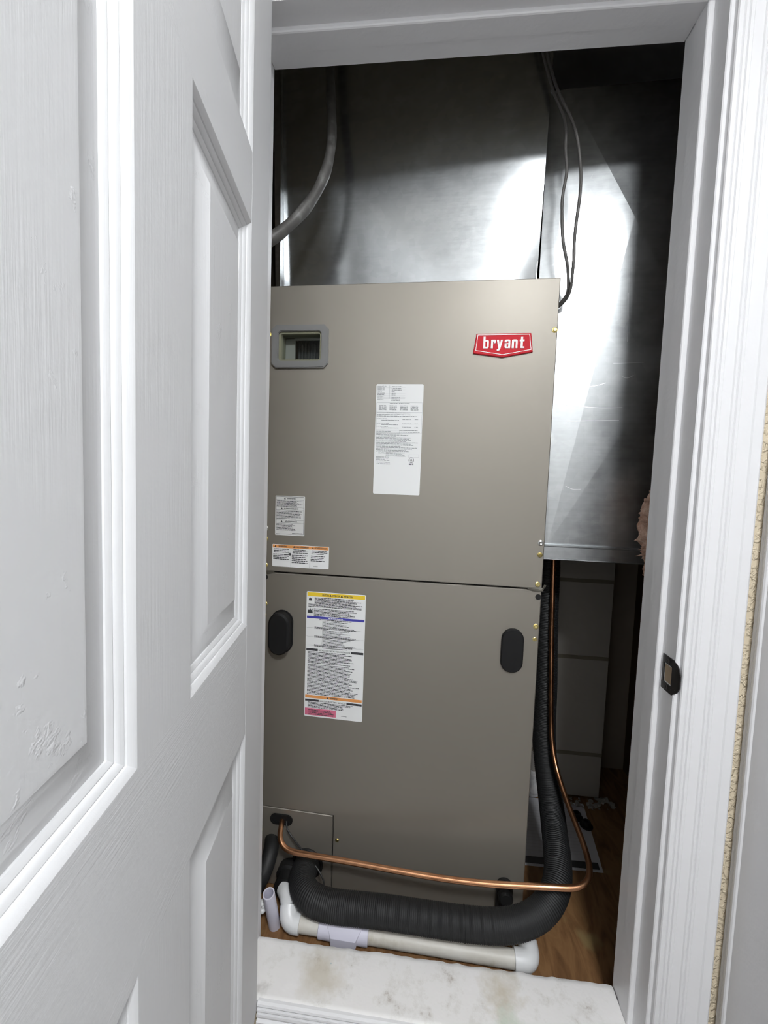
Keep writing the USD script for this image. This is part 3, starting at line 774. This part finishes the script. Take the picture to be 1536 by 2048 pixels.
ink.append(words("SERVICE  ENTRETIEN  SERVICIO", U(0.26), Vv(0.8785), 0.0034, -0.00062, width=U(0.72) - U(0.26)))
ink += rows(U(0.05), U(0.94), Vv(0.884), Vv(0.934), 5, 0.0020, rng, 0.35) + rows(U(0.06), U(0.53), Vv(0.945), Vv(0.990), 4, 0.0019, rng, 0.2, y=-0.0009) + rows(U(0.65), U(0.75), Vv(0.975), Vv(0.982), 1, 0.0013, rng, 0)
for (ua, va, q) in ((0.055, 0.052, 0.8), (0.055, 0.145, 1.3)):
    c0, d0 = U(ua), Vv(va)
    s = 0.0048 * q
    ink.append(ext(Polygon([(c0 - s, d0 - s), (c0 + s, d0 - s), (c0 + s * 0.8, d0), (c0 + s * 0.9, d0 + s * 0.9), (c0 + s * 0.3, d0 + s * 0.1), (c0 - s * 0.1, d0 + s), (c0 - s * 0.4, d0 + s * 0.1), (c0 - s * 0.9, d0 + s * 0.3)]), -0.0004, -0.0007))
part(lb, "print", ink, M_ink)
part(lb, "band_lettering", rows(U(0.38), U(0.63), Vv(0.193), Vv(0.204), 1, 0.0026, rng, 0, y=-0.0009), M_label)


# screws: hexagon washer heads along both edges
def screw_mesh(r=0.0048, h=0.0040):
    a = lathe([(0, 0), (r * 1.25, 0), (r * 1.25, 0.0008), (r * 1.05, 0.0013), (0, 0.0013)], 24)
    hexa = [(r * 0.92 * math.cos(t), r * 0.92 * math.sin(t)) for t in np.arange(6) * math.pi / 3]
    P = [(x, y, 0.001) for x, y in hexa] + [(x, y, h - 0.0008) for x, y in hexa] + [(x * 0.8, y * 0.8, h) for x, y in hexa]
    return trimesh.util.concatenate([a, hull(P)])


rg = np.random.default_rng(2)
for a_, z_ in ((0.0055, 1.6087), (0.0082, 1.1410), (0.0088, 1.0775), (0.0078, 0.9852), (0.0085, 0.9570), (0.6225, 1.6075), (0.6232, 1.1441), (0.6224, 1.0817), (0.6222, 0.9900), (0.6225, 0.9623), (0.6245, 0.5159), (0.6240, 0.4288), (0.4327, 0.4300)):
    small = z_ in (0.9570, 0.9623, 0.4300, 0.5159, 0.4288)
    part(ah, "screw", along(screw_mesh(0.0038 if small else 0.0047, 0.0025 if small else 0.0045), (-a_, 0.0003, z_), (0.1 * rg.normal(), -1, 0.1 * rg.normal())), M_brass, smooth=25)
part(ah, "screw", along(lathe([(0, 0), (0.0062, 0), (0.0058, 0.0018), (0.0035, 0.0028), (0.002, 0.0018), (0, 0.0016)], 24), (-0.0080, 0.0003, 1.1668), (0, -1, 0)), M_zinc, "silver screw")
part(ah, "screw", along(lathe([(0, 0), (0.0062, 0), (0.0058, 0.0018), (0.0035, 0.0028), (0.002, 0.0018), (0, 0.0016)], 24), (-0.6226, 0.0003, 1.1687), (0, -1, 0)), M_zinc, "silver screw")
for a_, z_ in ((0.0065, 1.0500), (0.6220, 1.0532)):
    part(ah, "screw_hole", along(lathe([(0, 0.0), (0.0062, 0.0), (0.0062, 0.0004), (0, 0.0004)], 24), (-a_, 0.0001, z_), (0, -1, 0)), M_black)

# handles, plugs and grommets
part(ah, "handle_plug", plate(capsule(-0.0550, 0.9288, 0.0470, 0.0970), 0.0, -0.0075, 0.0022), M_rubber, "black oval rubber plug by the lower panel's right edge")
part(ah, "handle_plug", [plate(capsule(-0.5790, 0.9270, 0.0490, 0.0980), 0.0, -0.0260, 0.004), ext(capsule(-0.5790, 0.9270, 0.0540, 0.1030).difference(capsule(-0.5790, 0.9270, 0.0485, 0.0975)), 0.001, -0.002)], M_rubber, "black oval rubber plug sticking out beside the caution label")
part(ah, "grommet", [ext(capsule(-0.5717, 0.4618, 0.056, 0.0255).difference(capsule(-0.5717, 0.4618, 0.046, 0.0165)), 0.0016, -0.0022), ext(capsule(-0.5717, 0.4618, 0.048, 0.018), 0.0018, -0.0004)], M_rubber, "black oval grommet in the access panel")
part(ah, "grommet", along(lathe([(0, 0), (0.0385, 0), (0.0385, 0.002), (0.036, 0.005), (0.031, 0.006), (0, 0.006)], 36), (-0.5045, 0.0014, 0.3585), (0, -1, 0)), M_rubber, "round black collar where the thick hose enters")
part(ah, "drain_plug", [along(lathe([(0, 0), (0.0160, 0), (0.0168, 0.014), (0.0160, 0.030), (0.0120, 0.035), (0, 0.036)], 28), (-0.0430, 0.0003, 0.376), (0, -1, 0.1)), plate(capsule(-0.0430, 0.360, 0.0345, 0.085), 0.0, -0.020, 0.004)], M_rubber, "black drain plug at the bottom right")
part(ah, "drain_port", along(lathe([(0, 0), (0.030, 0), (0.030, 0.02), (0.024, 0.024), (0.024, 0.052), (0, 0.052)], 28), (-0.5450, 0.0012, 0.336), (0, -1, 0.0)), M_rubber, "black drain port at the bottom left")

# ------------------------------------------------------------------ sheet metal plenum above the air handler
pn = thing("supply_plenum", "galvanized sheet metal plenum box above the air handler", "duct", loc=(AO[0], AO[1], ATOP), rz=AY)
PX0, PX1, PY, LEAN, PYAW = -0.620, -0.038, 0.044, 0.068, 0.066
PZS, PZT = 2.088, 2.42


def panel_grid(x0, x1, z0, z1, yfun, nx=48, nz=40, thick=0.0012):
    X, Z = np.meshgrid(np.linspace(x0, x1, nx), np.linspace(z0, z1, nz))
    Y = yfun(X, Z)
    Vt = np.stack([X, Y, Z], -1).reshape(-1, 3)
    n = len(Vt)
    Fc = []
    for j in range(nz - 1):
        for i in range(nx - 1):
            a = j * nx + i
            Fc += [(a, a + 1, a + nx + 1), (a, a + nx + 1, a + nx)]
    B = Vt + [0, thick, 0]
    Fb = [(n + c, n + b, n + a) for a, b, c in Fc]
    e = [i for i in range(nx)] + [j * nx + nx - 1 for j in range(1, nz)] + [(nz - 1) * nx + i for i in range(nx - 2, -1, -1)] + [j * nx for j in range(nz - 2, 0, -1)]
    for k in range(len(e)):
        a, b = e[k], e[(k + 1) % len(e)]
        Fb += [(a, n + a, n + b), (a, n + b, b)]
    return trimesh.Trimesh(np.vstack([Vt, B]), Fc + Fb, process=False)


def pl_y(X, Z):
    base = PY + 0.032 - PYAW * (X - PX0) - LEAN * (Z - ATOP)
    r = np.maximum(0, (X - (PX1 - 0.10)) / 0.10)
    low = np.exp(-((Z - ATOP) / 0.22) ** 2)
    return base + 0.012 * r ** 2 * low + 0.004 * np.exp(-(((X - PX1) / 0.05) ** 2 + ((Z - ATOP) / 0.05) ** 2))


part(pn, "front_sheet", panel_grid(PX0, PX1, ATOP + 0.0005, PZS, pl_y), M_galv, smooth=40)
part(pn, "upper_sheet", panel_grid(PX0, PX1, PZS - 0.01, PZT, lambda X, Z: pl_y(X, Z) + 0.0018, 8, 6), M_galv, smooth=40)
part(pn, "side_sheet", hull([(PX1 - 0.001, 0.0475, ATOP), (PX1 - 0.002, 0.0475, ATOP), (PX1 - 0.001, 0.5, ATOP), (PX1 - 0.002, 0.5, ATOP), (PX1 - 0.001, 0.03, PZT), (PX1 - 0.002, 0.03, PZT), (PX1 - 0.001, 0.5, PZT), (PX1 - 0.002, 0.5, PZT)]), M_galv)
part(pn, "side_sheet", hull([(PX0 + 0.001, 0.0475, ATOP), (PX0 + 0.002, 0.0475, ATOP), (PX0 + 0.001, 0.5, ATOP), (PX0 + 0.002, 0.5, ATOP), (PX0 + 0.001, 0.03, PZT), (PX0 + 0.002, 0.03, PZT), (PX0 + 0.001, 0.5, PZT), (PX0 + 0.002, 0.5, PZT)]), M_galv)
lean = lambda z: PY + 0.032 - LEAN * (z - ATOP)
part(pn, "corner_cleat", hull([(x, lean(z) + d, z) for z in (ATOP, PZT) for x, d in ((PX0 - 0.004, -0.004), (PX0 - 0.001, -0.0065), (PX0 + 0.0025, -0.004), (PX0 + 0.0025, 0.004), (PX0 - 0.004, 0.004))]), M_galv)
part(pn, "return_flange", hull([(x, lean(z) + d, z) for z in (ATOP, PZT) for x, d in ((PX0 - 0.024, 0.010), (PX0 - 0.003, 0.001), (PX0 - 0.024, 0.012), (PX0 - 0.003, 0.003))]), M_galv)

# ------------------------------------------------------------------ cross-broken duct at the right
dc = thing("side_duct", "galvanized duct with cross creased face, right of the air handler", "duct", loc=(AO[0], AO[1], 1.124), rz=AY)
DY = 0.060
# corner points of the creased face: (x, z, y offset)
q = {"TL": (-0.030, 2.125, 0.006), "K2": (-0.030, 1.7150, 0.008), "K1": (0.004, 1.7150, 0.001), "T2": (0.004, 2.125, 0.0), "A": (0.004, 1.157, 0.0), "B": (0.020, 1.157, 0.0), "BR": (0.470, 1.157, 0.0),
     "R0": (0.470, 1.285, -0.007), "R1": (0.470, 1.925, -0.010), "R2": (0.470, 2.110, -0.008), "TR": (0.470, 2.125, -0.005), "C": (0.151, 1.853, -0.012), "E": (0.275, 1.622, -0.014), "H": (0.105, 2.125, 0.0), "G": (0.20, 2.010, -0.004)}
tris = [("TL", "K2", "K1"), ("TL", "K1", "T2"), ("T2", "K1", "C"), ("K1", "A", "B"), ("K1", "B", "C"), ("C", "B", "E"), ("B", "BR", "R0"), ("B", "R0", "E"), ("E", "R0", "R1"), ("C", "E", "R1"), ("C", "R1", "R2"), ("T2", "C", "H"), ("H", "C", "G"), ("C", "R2", "G"), ("H", "G", "TR"), ("G", "R2", "TR")]
Vd, Fd = [], []
for t in tris:
    for k in t:
        x, z, d = q[k]
        Vd.append((x, DY + d, z))
    Fd.append((len(Vd) - 3, len(Vd) - 2, len(Vd) - 1))
Vd = np.array(Vd)
for i, f in enumerate(Fd):
    n_ = np.cross(Vd[f[1]] - Vd[f[0]], Vd[f[2]] - Vd[f[0]])
    if n_[1] > 0:
        Fd[i] = (f[0], f[2], f[1])
Fd = np.array(Fd)
face = trimesh.Trimesh(np.vstack([Vd, Vd + [0, 0.0012, 0]]), np.vstack([Fd, Fd[:, ::-1] + len(Vd)]), process=False)
part(dc, "creased_face", face, M_galv_d, smooth=False)
part(dc, "bottom_sheet", box(0.004, 0.470, DY - 0.001, 0.40, 1.1245, 1.1262), M_galv_d)
part(dc, "top_sheet", box(-0.030, 0.470, DY + 0.002, 0.40, 2.123, 2.125), M_galv_d)
fl_ = [(0.0005, 1.1235), (-0.0060, 1.1238), (-0.0068, 1.1250), (-0.0060, 1.1264), (-0.0050, 1.1270), (-0.0050, 1.1530), (-0.0066, 1.1536), (-0.0080, 1.1552), (-0.0080, 1.1572), (-0.0062, 1.1588), (0.0005, 1.1590)]
part(dc, "flange", sweep_profile([(y + DY, z) for y, z in fl_], (0.004, 0, 0), (0.470, 0, 0), (0, 1, 0), (0, 0, 1)), M_galv_d, smooth=40)
sc = []
rs = np.random.default_rng(5)
for (xa, za, xb, zb, w) in ((0.062, 1.508, 0.118, 1.514, 0.0007), (0.150, 1.527, 0.172, 1.530, 0.0009), (0.03, 1.470, 0.155, 1.462, 0.0006), (0.05, 1.290, 0.083, 1.284, 0.0007), (0.045, 1.432, 0.15, 1.435, 0.0004), (0.13, 1.555, 0.19, 1.556, 0.0004), (0.15, 1.70, 0.155, 1.60, 0.0004)):
    n_ = 8
    for k in range(n_):
        a, b = k / n_, (k + 1) / n_
        bow = lambda t: 0.004 * math.sin(math.pi * t) * (1 if w > 0.0005 else 0)
        pa, pb = (xa + (xb - xa) * a, za + (zb - za) * a - bow(a)), (xa + (xb - xa) * b, za + (zb - za) * b - bow(b))
        tri_n = []
        for x, z in (pa, pb):
            tt = min(1, max(0, (x + 0.045) / 0.32))
            tri_n.append((x, z))
        sc.append((pa, pb, w))
from trimesh.ray.ray_triangle import RayMeshIntersector
ray_ = RayMeshIntersector(trimesh.Trimesh(Vd, Fd, process=False))


def on_face(x, z):
    loc, _, _ = ray_.intersects_location([[x, -1.0, z]], [[0, 1.0, 0]])
    return loc[0][1] if len(loc) else DY


sm = []
for pa, pb, w in sc:
    ya, yb = on_face(*pa) - 0.0002, on_face(*pb) - 0.0002
    dx, dz = pb[0] - pa[0], pb[1] - pa[1]
    L_ = math.hypot(dx, dz)
    nx_, nz_ = -dz / L_ * w, dx / L_ * w
    sm.append(hull([(pa[0] + nx_, ya, pa[1] + nz_), (pa[0] - nx_, ya, pa[1] - nz_), (pb[0] + nx_, yb, pb[1] + nz_), (pb[0] - nx_, yb, pb[1] - nz_), (pa[0], ya + 0.0006, pa[1]), (pb[0], yb + 0.0006, pb[1])]))
part(dc, "scratches", sm, M_scratch, "bright scratches on the creased face", kind="stuff")

# ------------------------------------------------------------------ pipes, hoses, cables
COPPER = [(-0.0043, 0.262, 0.4558), (0.0039, 0.235, 0.4613), (0.0062, 0.215, 0.4585), (0.0088, 0.205, 0.4503), (0.0178, 0.2, 0.4412), (0.0358, 0.196, 0.4374), (0.0628, 0.192, 0.4385), (0.1338, 0.185, 0.4424), (0.2473, 0.175, 0.4459), (0.3557, 0.165, 0.4497), (0.4389, 0.158, 0.4557), (0.509, 0.152, 0.4648), (0.5725, 0.148, 0.4745), (0.6255, 0.146, 0.4807), (0.6532, 0.148, 0.4827), (0.6708, 0.155, 0.4869), (0.6826, 0.17, 0.4914), (0.6873, 0.187, 0.4946), (0.6889, 0.22, 0.5042), (0.6815, 0.28, 0.5266), (0.6726, 0.335, 0.5539), (0.664, 0.38, 0.5926), (0.6599, 0.402, 0.6379), (0.6541, 0.412, 0.7387), (0.6499, 0.42, 0.8676), (0.646, 0.425, 0.9972), (0.6431, 0.425, 1.0881), (0.6421, 0.425, 1.1268)]
HOSE = [(0.0656, 0.262, 0.3563), (0.0657, 0.235, 0.3673), (0.0662, 0.205, 0.3722), (0.0764, 0.175, 0.3751), (0.1012, 0.152, 0.3758), (0.1395, 0.145, 0.3736), (0.2103, 0.145, 0.3749), (0.2958, 0.145, 0.3762), (0.3797, 0.145, 0.3753), (0.4619, 0.145, 0.3767), (0.5225, 0.147, 0.3837), (0.5686, 0.155, 0.3976), (0.6058, 0.175, 0.4155), (0.6294, 0.205, 0.4319), (0.6406, 0.24, 0.4444), (0.6481, 0.29, 0.4612), (0.6551, 0.345, 0.4797), (0.6579, 0.395, 0.5146), (0.6566, 0.435, 0.5619), (0.653, 0.45, 0.6217), (0.6514, 0.455, 0.7163), (0.6482, 0.463, 0.8506), (0.6436, 0.466, 0.9859), (0.642, 0.466, 1.0803), (0.64, 0.466, 1.1137)]
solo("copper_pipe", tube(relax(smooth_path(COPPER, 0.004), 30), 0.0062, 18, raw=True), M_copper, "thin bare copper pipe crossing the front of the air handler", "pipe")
hp = relax(smooth_path(HOSE, 0.0010), 250)
hs = thing("insulated_hose", "thick ribbed black insulated hose curving along the floor", "hose", loc=tuple(hp[len(hp) // 3] - [0, 0, 0.03]))
part(hs, "foam_sleeve", tube(hp, lambda s: 0.0293 + 0.00055 * math.sin(2 * math.pi * s / 0.0042), 40, raw=True), M_foam, smooth=50)
part(hs, "tape_joint", tube(hp[len(hp) * 30 // 100:len(hp) * 30 // 100 + 3], 0.0304, 40, raw=True), M_rubber)
CONDUIT = [(0.0735, 0.245, 2.30), (0.0742, 0.245, 2.1607), (0.0795, 0.24, 2.0847), (0.0856, 0.232, 2.0085), (0.0782, 0.222, 1.9319), (0.0582, 0.21, 1.875), (0.0318, 0.195, 1.8271), (0.0058, 0.18, 1.7917), (-0.0196, 0.165, 1.7626), (-0.0495, 0.155, 1.739), (-0.10, 0.15, 1.70), (-0.135, 0.16, 1.62), (-0.14, 0.17, 1.5)]
cp = relax(smooth_path(CONDUIT, 0.006), 12)
ncp = np.array([meshkit.noise(np.array([p[2] * 16, 3.1, p[0] * 16])) for p in cp])
solo("flexible_cable", tube(cp, lambda s: 0.0098 + 0.0022 * min(1, max(0, (s - 0.25) / 0.35)) + 0.0006 * math.sin(s * 70), 20, raw=True), M_conduit, "thick grey cable curving down at the upper left, before the plenum", "cable")
WIRE1 = [(0.492, 0.216, 2.25), (0.5010, 0.224, 2.1535), (0.5180, 0.227, 2.1015), (0.533, 0.227, 2.0600), (0.5489, 0.225, 2.0259), (0.5574, 0.222, 1.9971), (0.5593, 0.222, 1.9504), (0.5644, 0.222, 1.9127), (0.5594, 0.222, 1.8704), (0.5614, 0.225, 1.8197), (0.5686, 0.23, 1.7741), (0.5801, 0.235, 1.7374), (0.5867, 0.245, 1.7123), (0.5897, 0.26, 1.6887), (0.5790, 0.277, 1.6765), (0.5735, 0.290, 1.6710)]
WIRE2 = [(0.502, 0.218, 2.25), (0.5085, 0.226, 2.153), (0.5230, 0.229, 2.1000), (0.5383, 0.227, 2.0580), (0.5544, 0.224, 2.0248), (0.5678, 0.222, 1.9966), (0.5796, 0.222, 1.9588), (0.5873, 0.222, 1.9118), (0.5897, 0.222, 1.8741), (0.5878, 0.225, 1.8285), (0.5864, 0.23, 1.7834), (0.5889, 0.235, 1.7372), (0.5906, 0.245, 1.7123), (0.5917, 0.26, 1.6887), (0.5800, 0.284, 1.6735), (0.5725, 0.290, 1.6690)]
solo("control_wire", tube(relax(smooth_path(WIRE1, 0.005), 6), 0.0029, 12, raw=True), M_wire, "thin dark wire, the left wavier one of two before the creased duct", "wire", group="thin wires before the creased duct")
solo("control_wire", tube(relax(smooth_path(WIRE2, 0.005), 6) + [0.001, -0.0062, 0.0], 0.0029, 12, raw=True), M_wire, "thin dark wire bowing right, the right one of two before the creased duct", "wire", group="thin wires before the creased duct")
BWIRE = [(0.0085, 0.258, 0.4600), (0.0110, 0.251, 0.4560), (0.0142, 0.245, 0.4504), (0.0288, 0.235, 0.4393), (0.051, 0.232, 0.4159), (0.0868, 0.226, 0.3855), (0.108, 0.215, 0.3700), (0.122, 0.19, 0.3650)]
solo("sensor_wire", tube(smooth_path(BWIRE, 0.004), 0.0019, 10, raw=True), M_wire_b, "thin black wire hanging from the access panel's grommet", "wire")
BSTUB = [(-0.0285, 0.262, 0.4011), (-0.0206, 0.238, 0.4030), (-0.0195, 0.215, 0.3900), (-0.0262, 0.195, 0.3666), (-0.045, 0.185, 0.335), (-0.08, 0.185, 0.315)]
solo("insulated_stub", tube(relax(smooth_path(BSTUB, 0.003), 20), 0.0175, 24, raw=True), M_foam, "short black insulated line at the lower left, beside the door edge", "hose")

# ------------------------------------------------------------------ white drain piping
P0, P1 = np.array([0.0502, 0.150, 0.3175]), np.array([0.566, 0.150, 0.3055])
dirp = (P1 - P0) / np.linalg.norm(P1 - P0)
dr = thing("drain_pipe", "aged white drain pipe lying behind the sill, under the black hose", "pipe", loc=((P0 + P1) / 2 - [0, 0, 0.0167]).tolist())
at = lambda s: P0 + dirp * s
L_ = np.linalg.norm(P1 - P0)
cyl = lambda r, h: lathe([(0, 0), (r - 0.001, 0), (r, 0.001), (r, h - 0.001), (r - 0.001, h), (0, h)], 36)
part(dr, "pipe", along(cyl(0.0167, L_), P0, dirp), M_pvc_old, "yellowed straight pipe")


def elbow(center, d_in, d_out, r=0.0208, leg=0.030, bend=0.02):
    d_in, d_out = np.asarray(d_in, float) / np.linalg.norm(d_in), np.asarray(d_out, float) / np.linalg.norm(d_out)
    pts = [center + d_in * (bend * (1 - t) ** 2) + d_out * (bend * t ** 2) for t in np.linspace(0, 1, 10)]
    pts = [center + d_in * leg, center + d_in * (bend + 0.001)] + pts + [center + d_out * (bend + 0.001), center + d_out * leg]
    return tube(np.array(pts), r, 32, raw=True)


e1 = part(dr, "elbow", elbow(P0 + [0.002, 0, 0], dirp, (-0.15, 0.72, 0.68), leg=0.027, bend=0.018), M_pvc, "white elbow at the left end")
part(e1, "stub", tube([P0 + np.array([-0.002, 0.016, 0.015]), P0 + np.array([-0.014, 0.036, 0.022]), P0 + np.array([-0.026, 0.052, 0.020])], 0.0172, 24), M_pvc)
e2 = part(dr, "elbow", elbow(P1 + [0.003, 0, 0], -dirp, (0.02, 0.98, 0.10), leg=0.034), M_pvc, "white elbow at the right end")
part(e2, "stub", along(cyl(0.0167, 0.055), P1 + [0.003, 0.030, 0.003], (0.02, 0.98, 0.10)), M_pvc)
# coupling with a saddle in its middle
c0, c1, c2, c3 = 0.072, 0.106, 0.150, 0.180
sad = hull([tuple(at(s) + np.array([0, dy, dz])) for s in (c1 - 0.004, c2 + 0.004) for dy, dz in ((-0.0225, -0.017), (-0.0245, 0.004), (-0.019, 0.015), (0.019, 0.016), (0.0245, 0.003), (0.022, -0.017))] +
           [tuple(at(s) + np.array([0, dy, 0.0225])) for s in (c1 - 0.016, c2 + 0.016) for dy in (-0.011, 0.011)])
cpg = part(dr, "coupling", sad, M_pvc_l, "bluish white coupling with a raised saddle")
for ca, cb in ((c0, c1), (c2, c3)):
    part(cpg, "collar", along(cyl(0.0205, cb - ca), at(ca), dirp), M_pvc_l)
for s_, w in ((0.113, 0.0018), (0.128, 0.006), (0.143, 0.002)):
    part(cpg, "slot", box(at(s_)[0] - w, at(s_)[0] + w, 0.1435, 0.1485, at(s_)[2] + 0.0215, at(s_)[2] + 0.0231), M_black)
# open standpipe beside the door
sp = thing("standpipe", "short open bluish white pipe standing at the sill's left end", "pipe", loc=(0.0235, 0.165, ZF))
b0, b1 = np.array([0.0165, 0.164, ZF]), np.array([0.0100, 0.140, 0.3868])
d_ = (b1 - b0) / np.linalg.norm(b1 - b0)
h_ = np.linalg.norm(b1 - b0)
part(sp, "pipe", along(lathe([(0.0100, 0.0), (0.0128, 0), (0.0128, h_ - 0.0004), (0.0124, h_), (0.0104, h_), (0.0100, h_ - 0.0004), (0.0100, 0.0)], 36), b0, d_), M_pvc_l)
wing = [trimesh.creation.icosphere(3, 0.0075) for _ in range(2)]
for w_, c_ in zip(wing, ((-0.0085, 0.150, 0.3525), (-0.0070, 0.149, 0.3360))):
    w_.apply_scale([1.0, 1.0, 0.8])
    w_.apply_translation(c_)
wing.append(tube([(-0.008, 0.151, 0.344), (0.004, 0.153, 0.344), (0.016, 0.154, 0.344)], 0.006, 16))
part(sp, "wing_cap", wing, M_pvc, "small white wing cap")

# ------------------------------------------------------------------ loose things on the closet floor
Pq = [(0.600, 0.404), (0.813, 0.410), (0.846, 0.660), (0.640, 0.665)]


def quad_grid(Q, n=14, z=ZF + 0.0012, curl=0.0):
    Q = np.array(Q)
    V_, F_ = [], []
    for j in range(n):
        for i in range(n):
            s, t = i / (n - 1), j / (n - 1)
            p = Q[0] * (1 - s) * (1 - t) + Q[1] * s * (1 - t) + Q[2] * s * t + Q[3] * (1 - s) * t
            V_.append((p[0], p[1], z + curl * (meshkit.noise(np.array([s * 3, t * 3, 1.5])) ** 2)))
    for j in range(n - 1):
        for i in range(n - 1):
            a = j * n + i
            F_ += [(a, a + 1, a + n + 1), (a, a + n + 1, a + n)]
    V_ = np.array(V_)
    k = len(V_)
    F_ = np.array(F_)
    return trimesh.Trimesh(np.vstack([V_, V_ - [0, 0, 0.0004]]), np.vstack([F_, F_[:, ::-1] + k]), process=False)


def inq(s, t):
    Q = np.array(Pq)
    return Q[0] * (1 - s) * (1 - t) + Q[1] * s * (1 - t) + Q[2] * s * t + Q[3] * (1 - s) * t


pa = thing("instruction_sheet", "white printed sheet lying on the closet floor behind the black hose", "paper", loc=(0.72, 0.53, ZF))
part(pa, "sheet", quad_grid(Pq, curl=0.0), M_paper)
part(pa, "black_band", quad_grid([inq(0.035, 0.03), inq(0.965, 0.03), inq(0.965, 0.115), inq(0.035, 0.115)], 5, ZF + 0.0020), M_ink, "black strip along the sheet's front edge")
rp = np.random.default_rng(8)
pm = []
for k in range(16):
    t = 0.19 + k * 0.045
    pm.append(quad_grid([inq(0.08, t), inq(0.5 + 0.4 * rp.random(), t), inq(0.9, t + 0.012), inq(0.08, t + 0.012)], 2, ZF + 0.0018))
part(pa, "print", pm, M_paper_print)
for (x, y), lbl in (((0.805, 0.597), "black knockout plug on the white sheet, the farther one"), ((0.823, 0.566), "black knockout plug on the white sheet, the nearer one")):
    p_ = thing("knockout_plug", lbl, "plug", loc=(x, y, ZF + 0.0022), group="knockout plugs on the white sheet")
    part(p_, "flange", along(lathe([(0, 0), (0.0185, 0), (0.0185, 0.003), (0.015, 0.005), (0, 0.005)], 28), (x, y, ZF + 0.0022), (0.05, 0.0, 1)), M_rubber)
    part(p_, "crown", along(lathe([(0.006, 0), (0.0125, 0), (0.0125, 0.009), (0.010, 0.012), (0.006, 0.011)], 28), (x, y, ZF + 0.006), (0.05, 0.0, 1)), M_rubber)
# crumpled bag
g = trimesh.creation.icosphere(4, 1.0)
v = g.vertices.copy()
n1 = meshkit.fbm(v * 2.3 + 4, 3, 5)
v = v * (0.65 + 0.7 * n1)[:, None] * [0.045, 0.040, 0.050]
v = v + [0.694, 0.695, ZF + 0.04]
v[:, 2] = np.maximum(v[:, 2], ZF + 0.0008)
solo("crumpled_bag", trimesh.Trimesh(v, g.faces, process=False), M_film, "crumpled pale plastic bag on the closet floor behind the white sheet", "bag", smooth=25)
# plaster crumbs along the foot of the drywall
cr = []
rc = np.random.default_rng(21)
for k in range(46):
    x, y = 0.75 + rc.random() * 0.19, 0.655 + rc.random() * 0.03 - (0.02 if rc.random() < 0.3 else 0)
    s = 0.003 + 0.009 * rc.random() ** 2
    cr.append(hull(rc.normal(size=(12, 3)) * [s, s, s * 0.6] * 0.7 + [x, y, ZF + s * 0.4]))
for c in cr:
    c.vertices[:, 2] = np.maximum(c.vertices[:, 2], ZF + 0.0004)
solo("plaster_crumbs", cr, M_drywall, "broken plaster crumbs along the foot of the drywall", "rubble", kind="stuff", smooth=False)

# insulation tuft beside the jamb
lobes = []
for (x, y, z, r) in ((0.772, 0.185, 1.272, 0.026), (0.772, 0.188, 1.240, 0.034), (0.768, 0.190, 1.205, 0.034), (0.775, 0.190, 1.165, 0.028), (0.772, 0.186, 1.130, 0.023), (0.785, 0.185, 1.295, 0.018)):
    g = trimesh.creation.icosphere(4, 1.0)
    w = g.vertices
    f_ = meshkit.fbm(w * 2.6 + [x * 40, y * 40, z * 40], 4, 3)
    sp_ = np.maximum(0, meshkit.noise(w * 5.0 + [z * 90, 2, 7], 9) - 0.72)
    lobes.append(trimesh.Trimesh(w * (r * (0.72 + 0.55 * f_ + 1.1 * sp_))[:, None] * [1, 0.8, 1.15] + [x, y, z], g.faces, process=False))
ri = np.random.default_rng(3)
wis = []
for (x, z, dx, dz, L0) in ((0.745, 1.262, -0.9, 0.35, 0.013), (0.742, 1.225, -1, 0.1, 0.014), (0.742, 1.197, -1, -0.1, 0.014), (0.748, 1.180, -1, 0.35, 0.026), (0.750, 1.170, -1, 0.05, 0.022), (0.750, 1.162, -1, -0.2, 0.026), (0.755, 1.118, -1, 0.3, 0.014), (0.757, 1.145, -0.8, 0.6, 0.016)):
    a = np.array([x + 0.004, 0.183, z])
    b = a + np.array([dx, -0.1, dz]) * L0
    wis.append(tube([a, (a + b) / 2 + ri.normal(size=3) * 0.0012, b], lambda s, L0=L0: max(0.0006, 0.0042 * (1 - s / (L0 * 1.05))), 8, step=0.0015))
it = thing("insulation_tuft", "ragged tan fibreglass insulation tuft bulging from behind the right jamb", "insulation", loc=(0.772, 0.188, 1.11))
part(it, "batt", lobes, M_insul, smooth=60)
part(it, "wisp", wis, M_insul, kind="stuff")
